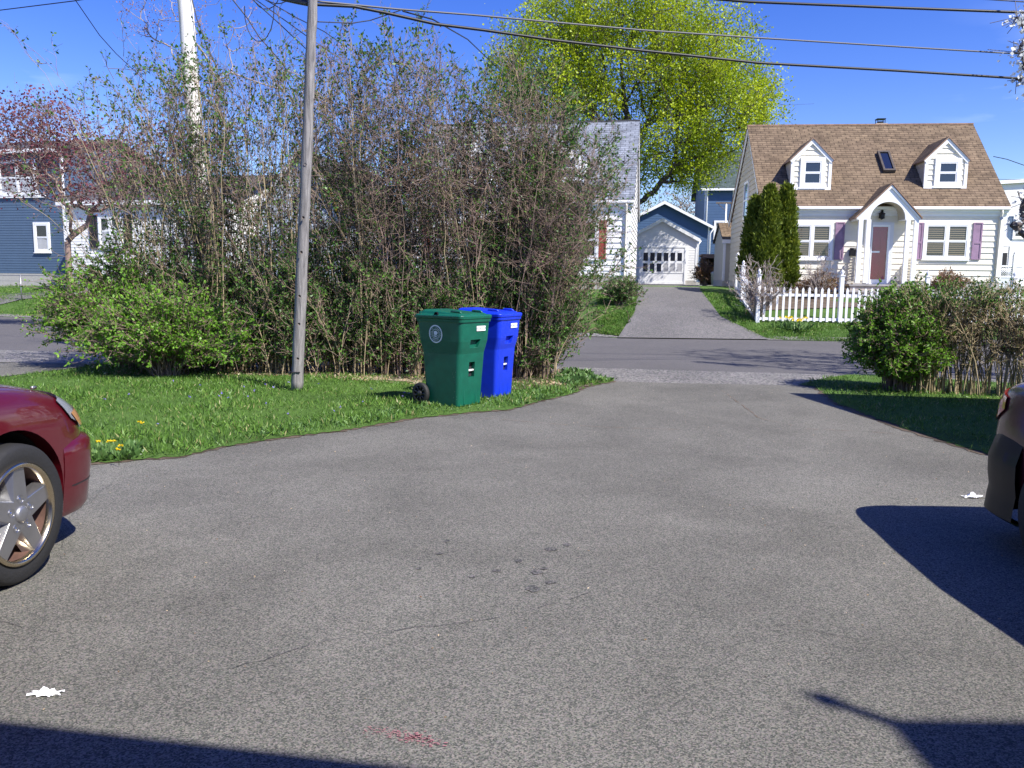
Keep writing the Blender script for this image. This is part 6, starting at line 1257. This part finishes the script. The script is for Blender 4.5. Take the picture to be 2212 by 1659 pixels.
# left: dark red crossover, nose towards the street
LW = .345
wc = gnd(46, 1260)
def left_extra(o, body):
    shell_patch(o, 'headlight', 'lamp_clear', [(1.74, .84), (1.84, .73), (2.02, .65), (2.17, .62), (2.12, .78), (1.92, .88)], -1, body)
    shell_patch(o, 'turn_signal', 'lamp_amber', [(1.84, .76), (1.92, .68), (2.08, .655), (2.10, .70), (1.98, .78)], -1, body, off=.018)
    shell_patch(o, 'headlight', 'lamp_clear', [(1.74, .84), (1.84, .73), (2.02, .65), (2.17, .62), (2.12, .78), (1.92, .88)], 1, body)
    bumper(o, 'bumper', 'red_paint', [(1.735, -.872), (1.86, -.878), (2.0, -.855), (2.12, -.775), (2.20, -.62), (2.25, -.35), (2.265, 0)], [(.12, .19), (.05, .20), (.025, .24), (.012, .36), (.0, .44), (-.004, .53), (.0, .585), (.02, .61), (.10, .635)])
    bumper(o, 'bumper_groove', 'black_trim', [(1.80, -.876), (1.86, -.878), (2.0, -.855), (2.12, -.775), (2.20, -.62), (2.25, -.35), (2.265, 0)], [(.03, .362), (.0085, .364), (.0085, .370), (.03, .372)])
    q = MB(); q.tube([(1.70, -.74, .918), (1.76, -.72, .912)], .009, 8); q.build('washer_jet', 'grey_metal', o)
LS = [(-2.18, .70, .30, .50, .70, .80), (-2.14, .80, .27, .52, .86, .98), (-1.9, .85, .25, .55, .92, 1.02), (-1.31, .870, .24, .56, .93, 1.03), (-.6, .872, .22, .56, .92, 1.02), (.2, .872, .22, .56, .91, 1.02), (.8, .872, .22, .56, .90, 1.01), (1.10, .872, .23, .57, .93, 1.04), (1.35, .885, .24, .58, .915, 1.015), (1.62, .885, .24, .57, .885, .98), (1.86, .868, .22, .54, .82, .925), (2.02, .82, .21, .50, .73, .845), (2.13, .71, .21, .46, .63, .72), (2.19, .54, .24, .42, .56, .62)]
LG = [(-2.05, .70, .98, .62, 1.06), (-1.75, .78, .98, .62, 1.44), (-.9, .80, .98, .60, 1.52), (.1, .80, .98, .60, 1.50), (.55, .80, .98, .60, 1.40), (1.15, .78, .98, .70, 1.02)]
ax_f = 1.33; hd_ = 87.0; cph, sph = math.cos(R(hd_)), math.sin(R(hd_))
# the outer face of the front right wheel stands at wc; its centre is .105 inboard
ctr = Vector((wc.x-ax_f*cph-(.875)*sph*1.0, wc.y-ax_f*sph+(.875)*cph, .008))
car('parked_car', 'dark red parked car at the left edge, front right wheel and bumper in view', tuple(ctr), hd_, LS, LG, 'red_paint', [(ax_f, -.875), (ax_f, .875), (-1.31, -.875), (-1.31, .875)], LW, None, None, left_extra)
def right_extra(o, body):
    for s_ in (-1, 1):
        shell_patch(o, 'taillight', 'lamp_red', [(-2.26, .72), (-2.12, .70), (-1.95, .80), (-1.97, .87), (-2.26, .92)], s_, body)
        shell_patch(o, 'reflector', 'lamp_amber', [(-2.26, .71), (-2.20, .71), (-2.16, .80), (-2.26, .84)], s_, body, off=.018)
    bumper(o, 'bumper', 'bumper_taupe', [(-1.70, -.868), (-1.84, -.866), (-2.0, -.84), (-2.12, -.765), (-2.20, -.60), (-2.25, -.36), (-2.27, 0)], [(.10, .17), (.02, .175), (-.015, .20), (-.008, .28), (.0, .34), (-.012, .42), (-.016, .52), (.012, .62), (.05, .695), (.12, .71)])
RS = [(-2.26, .50, .30, .50, .66, .78), (-2.22, .68, .27, .52, .84, .96), (-2.10, .80, .25, .54, .90, 1.01), (-1.85, .855, .24, .56, .92, 1.03), (-1.31, .870, .24, .56, .92, 1.03), (-.6, .872, .22, .56, .91, 1.0), (.2, .872, .22, .56, .90, 1.0), (.9, .872, .22, .56, .88, .98), (1.35, .872, .23, .56, .85, .94), (1.8, .84, .22, .54, .78, .88), (2.05, .76, .22, .5, .68, .78), (2.2, .55, .24, .44, .56, .62)]
RG = [(-1.75, .74, .98, .66, 1.02), (-1.05, .78, .98, .58, 1.36), (-.4, .79, .98, .58, 1.42), (.3, .79, .98, .58, 1.38), (1.0, .78, .96, .70, 1.0)]
hd2 = -91.0
car('parked_car', 'dark parked car at the right edge, rear corner with red taillight in view', (3.655, 2.66, .008), hd2, RS, RG, 'maroon_paint', [(1.33, -.872), (1.33, .872), (-1.31, -.872), (-1.31, .872)], .325, None, None, right_extra)
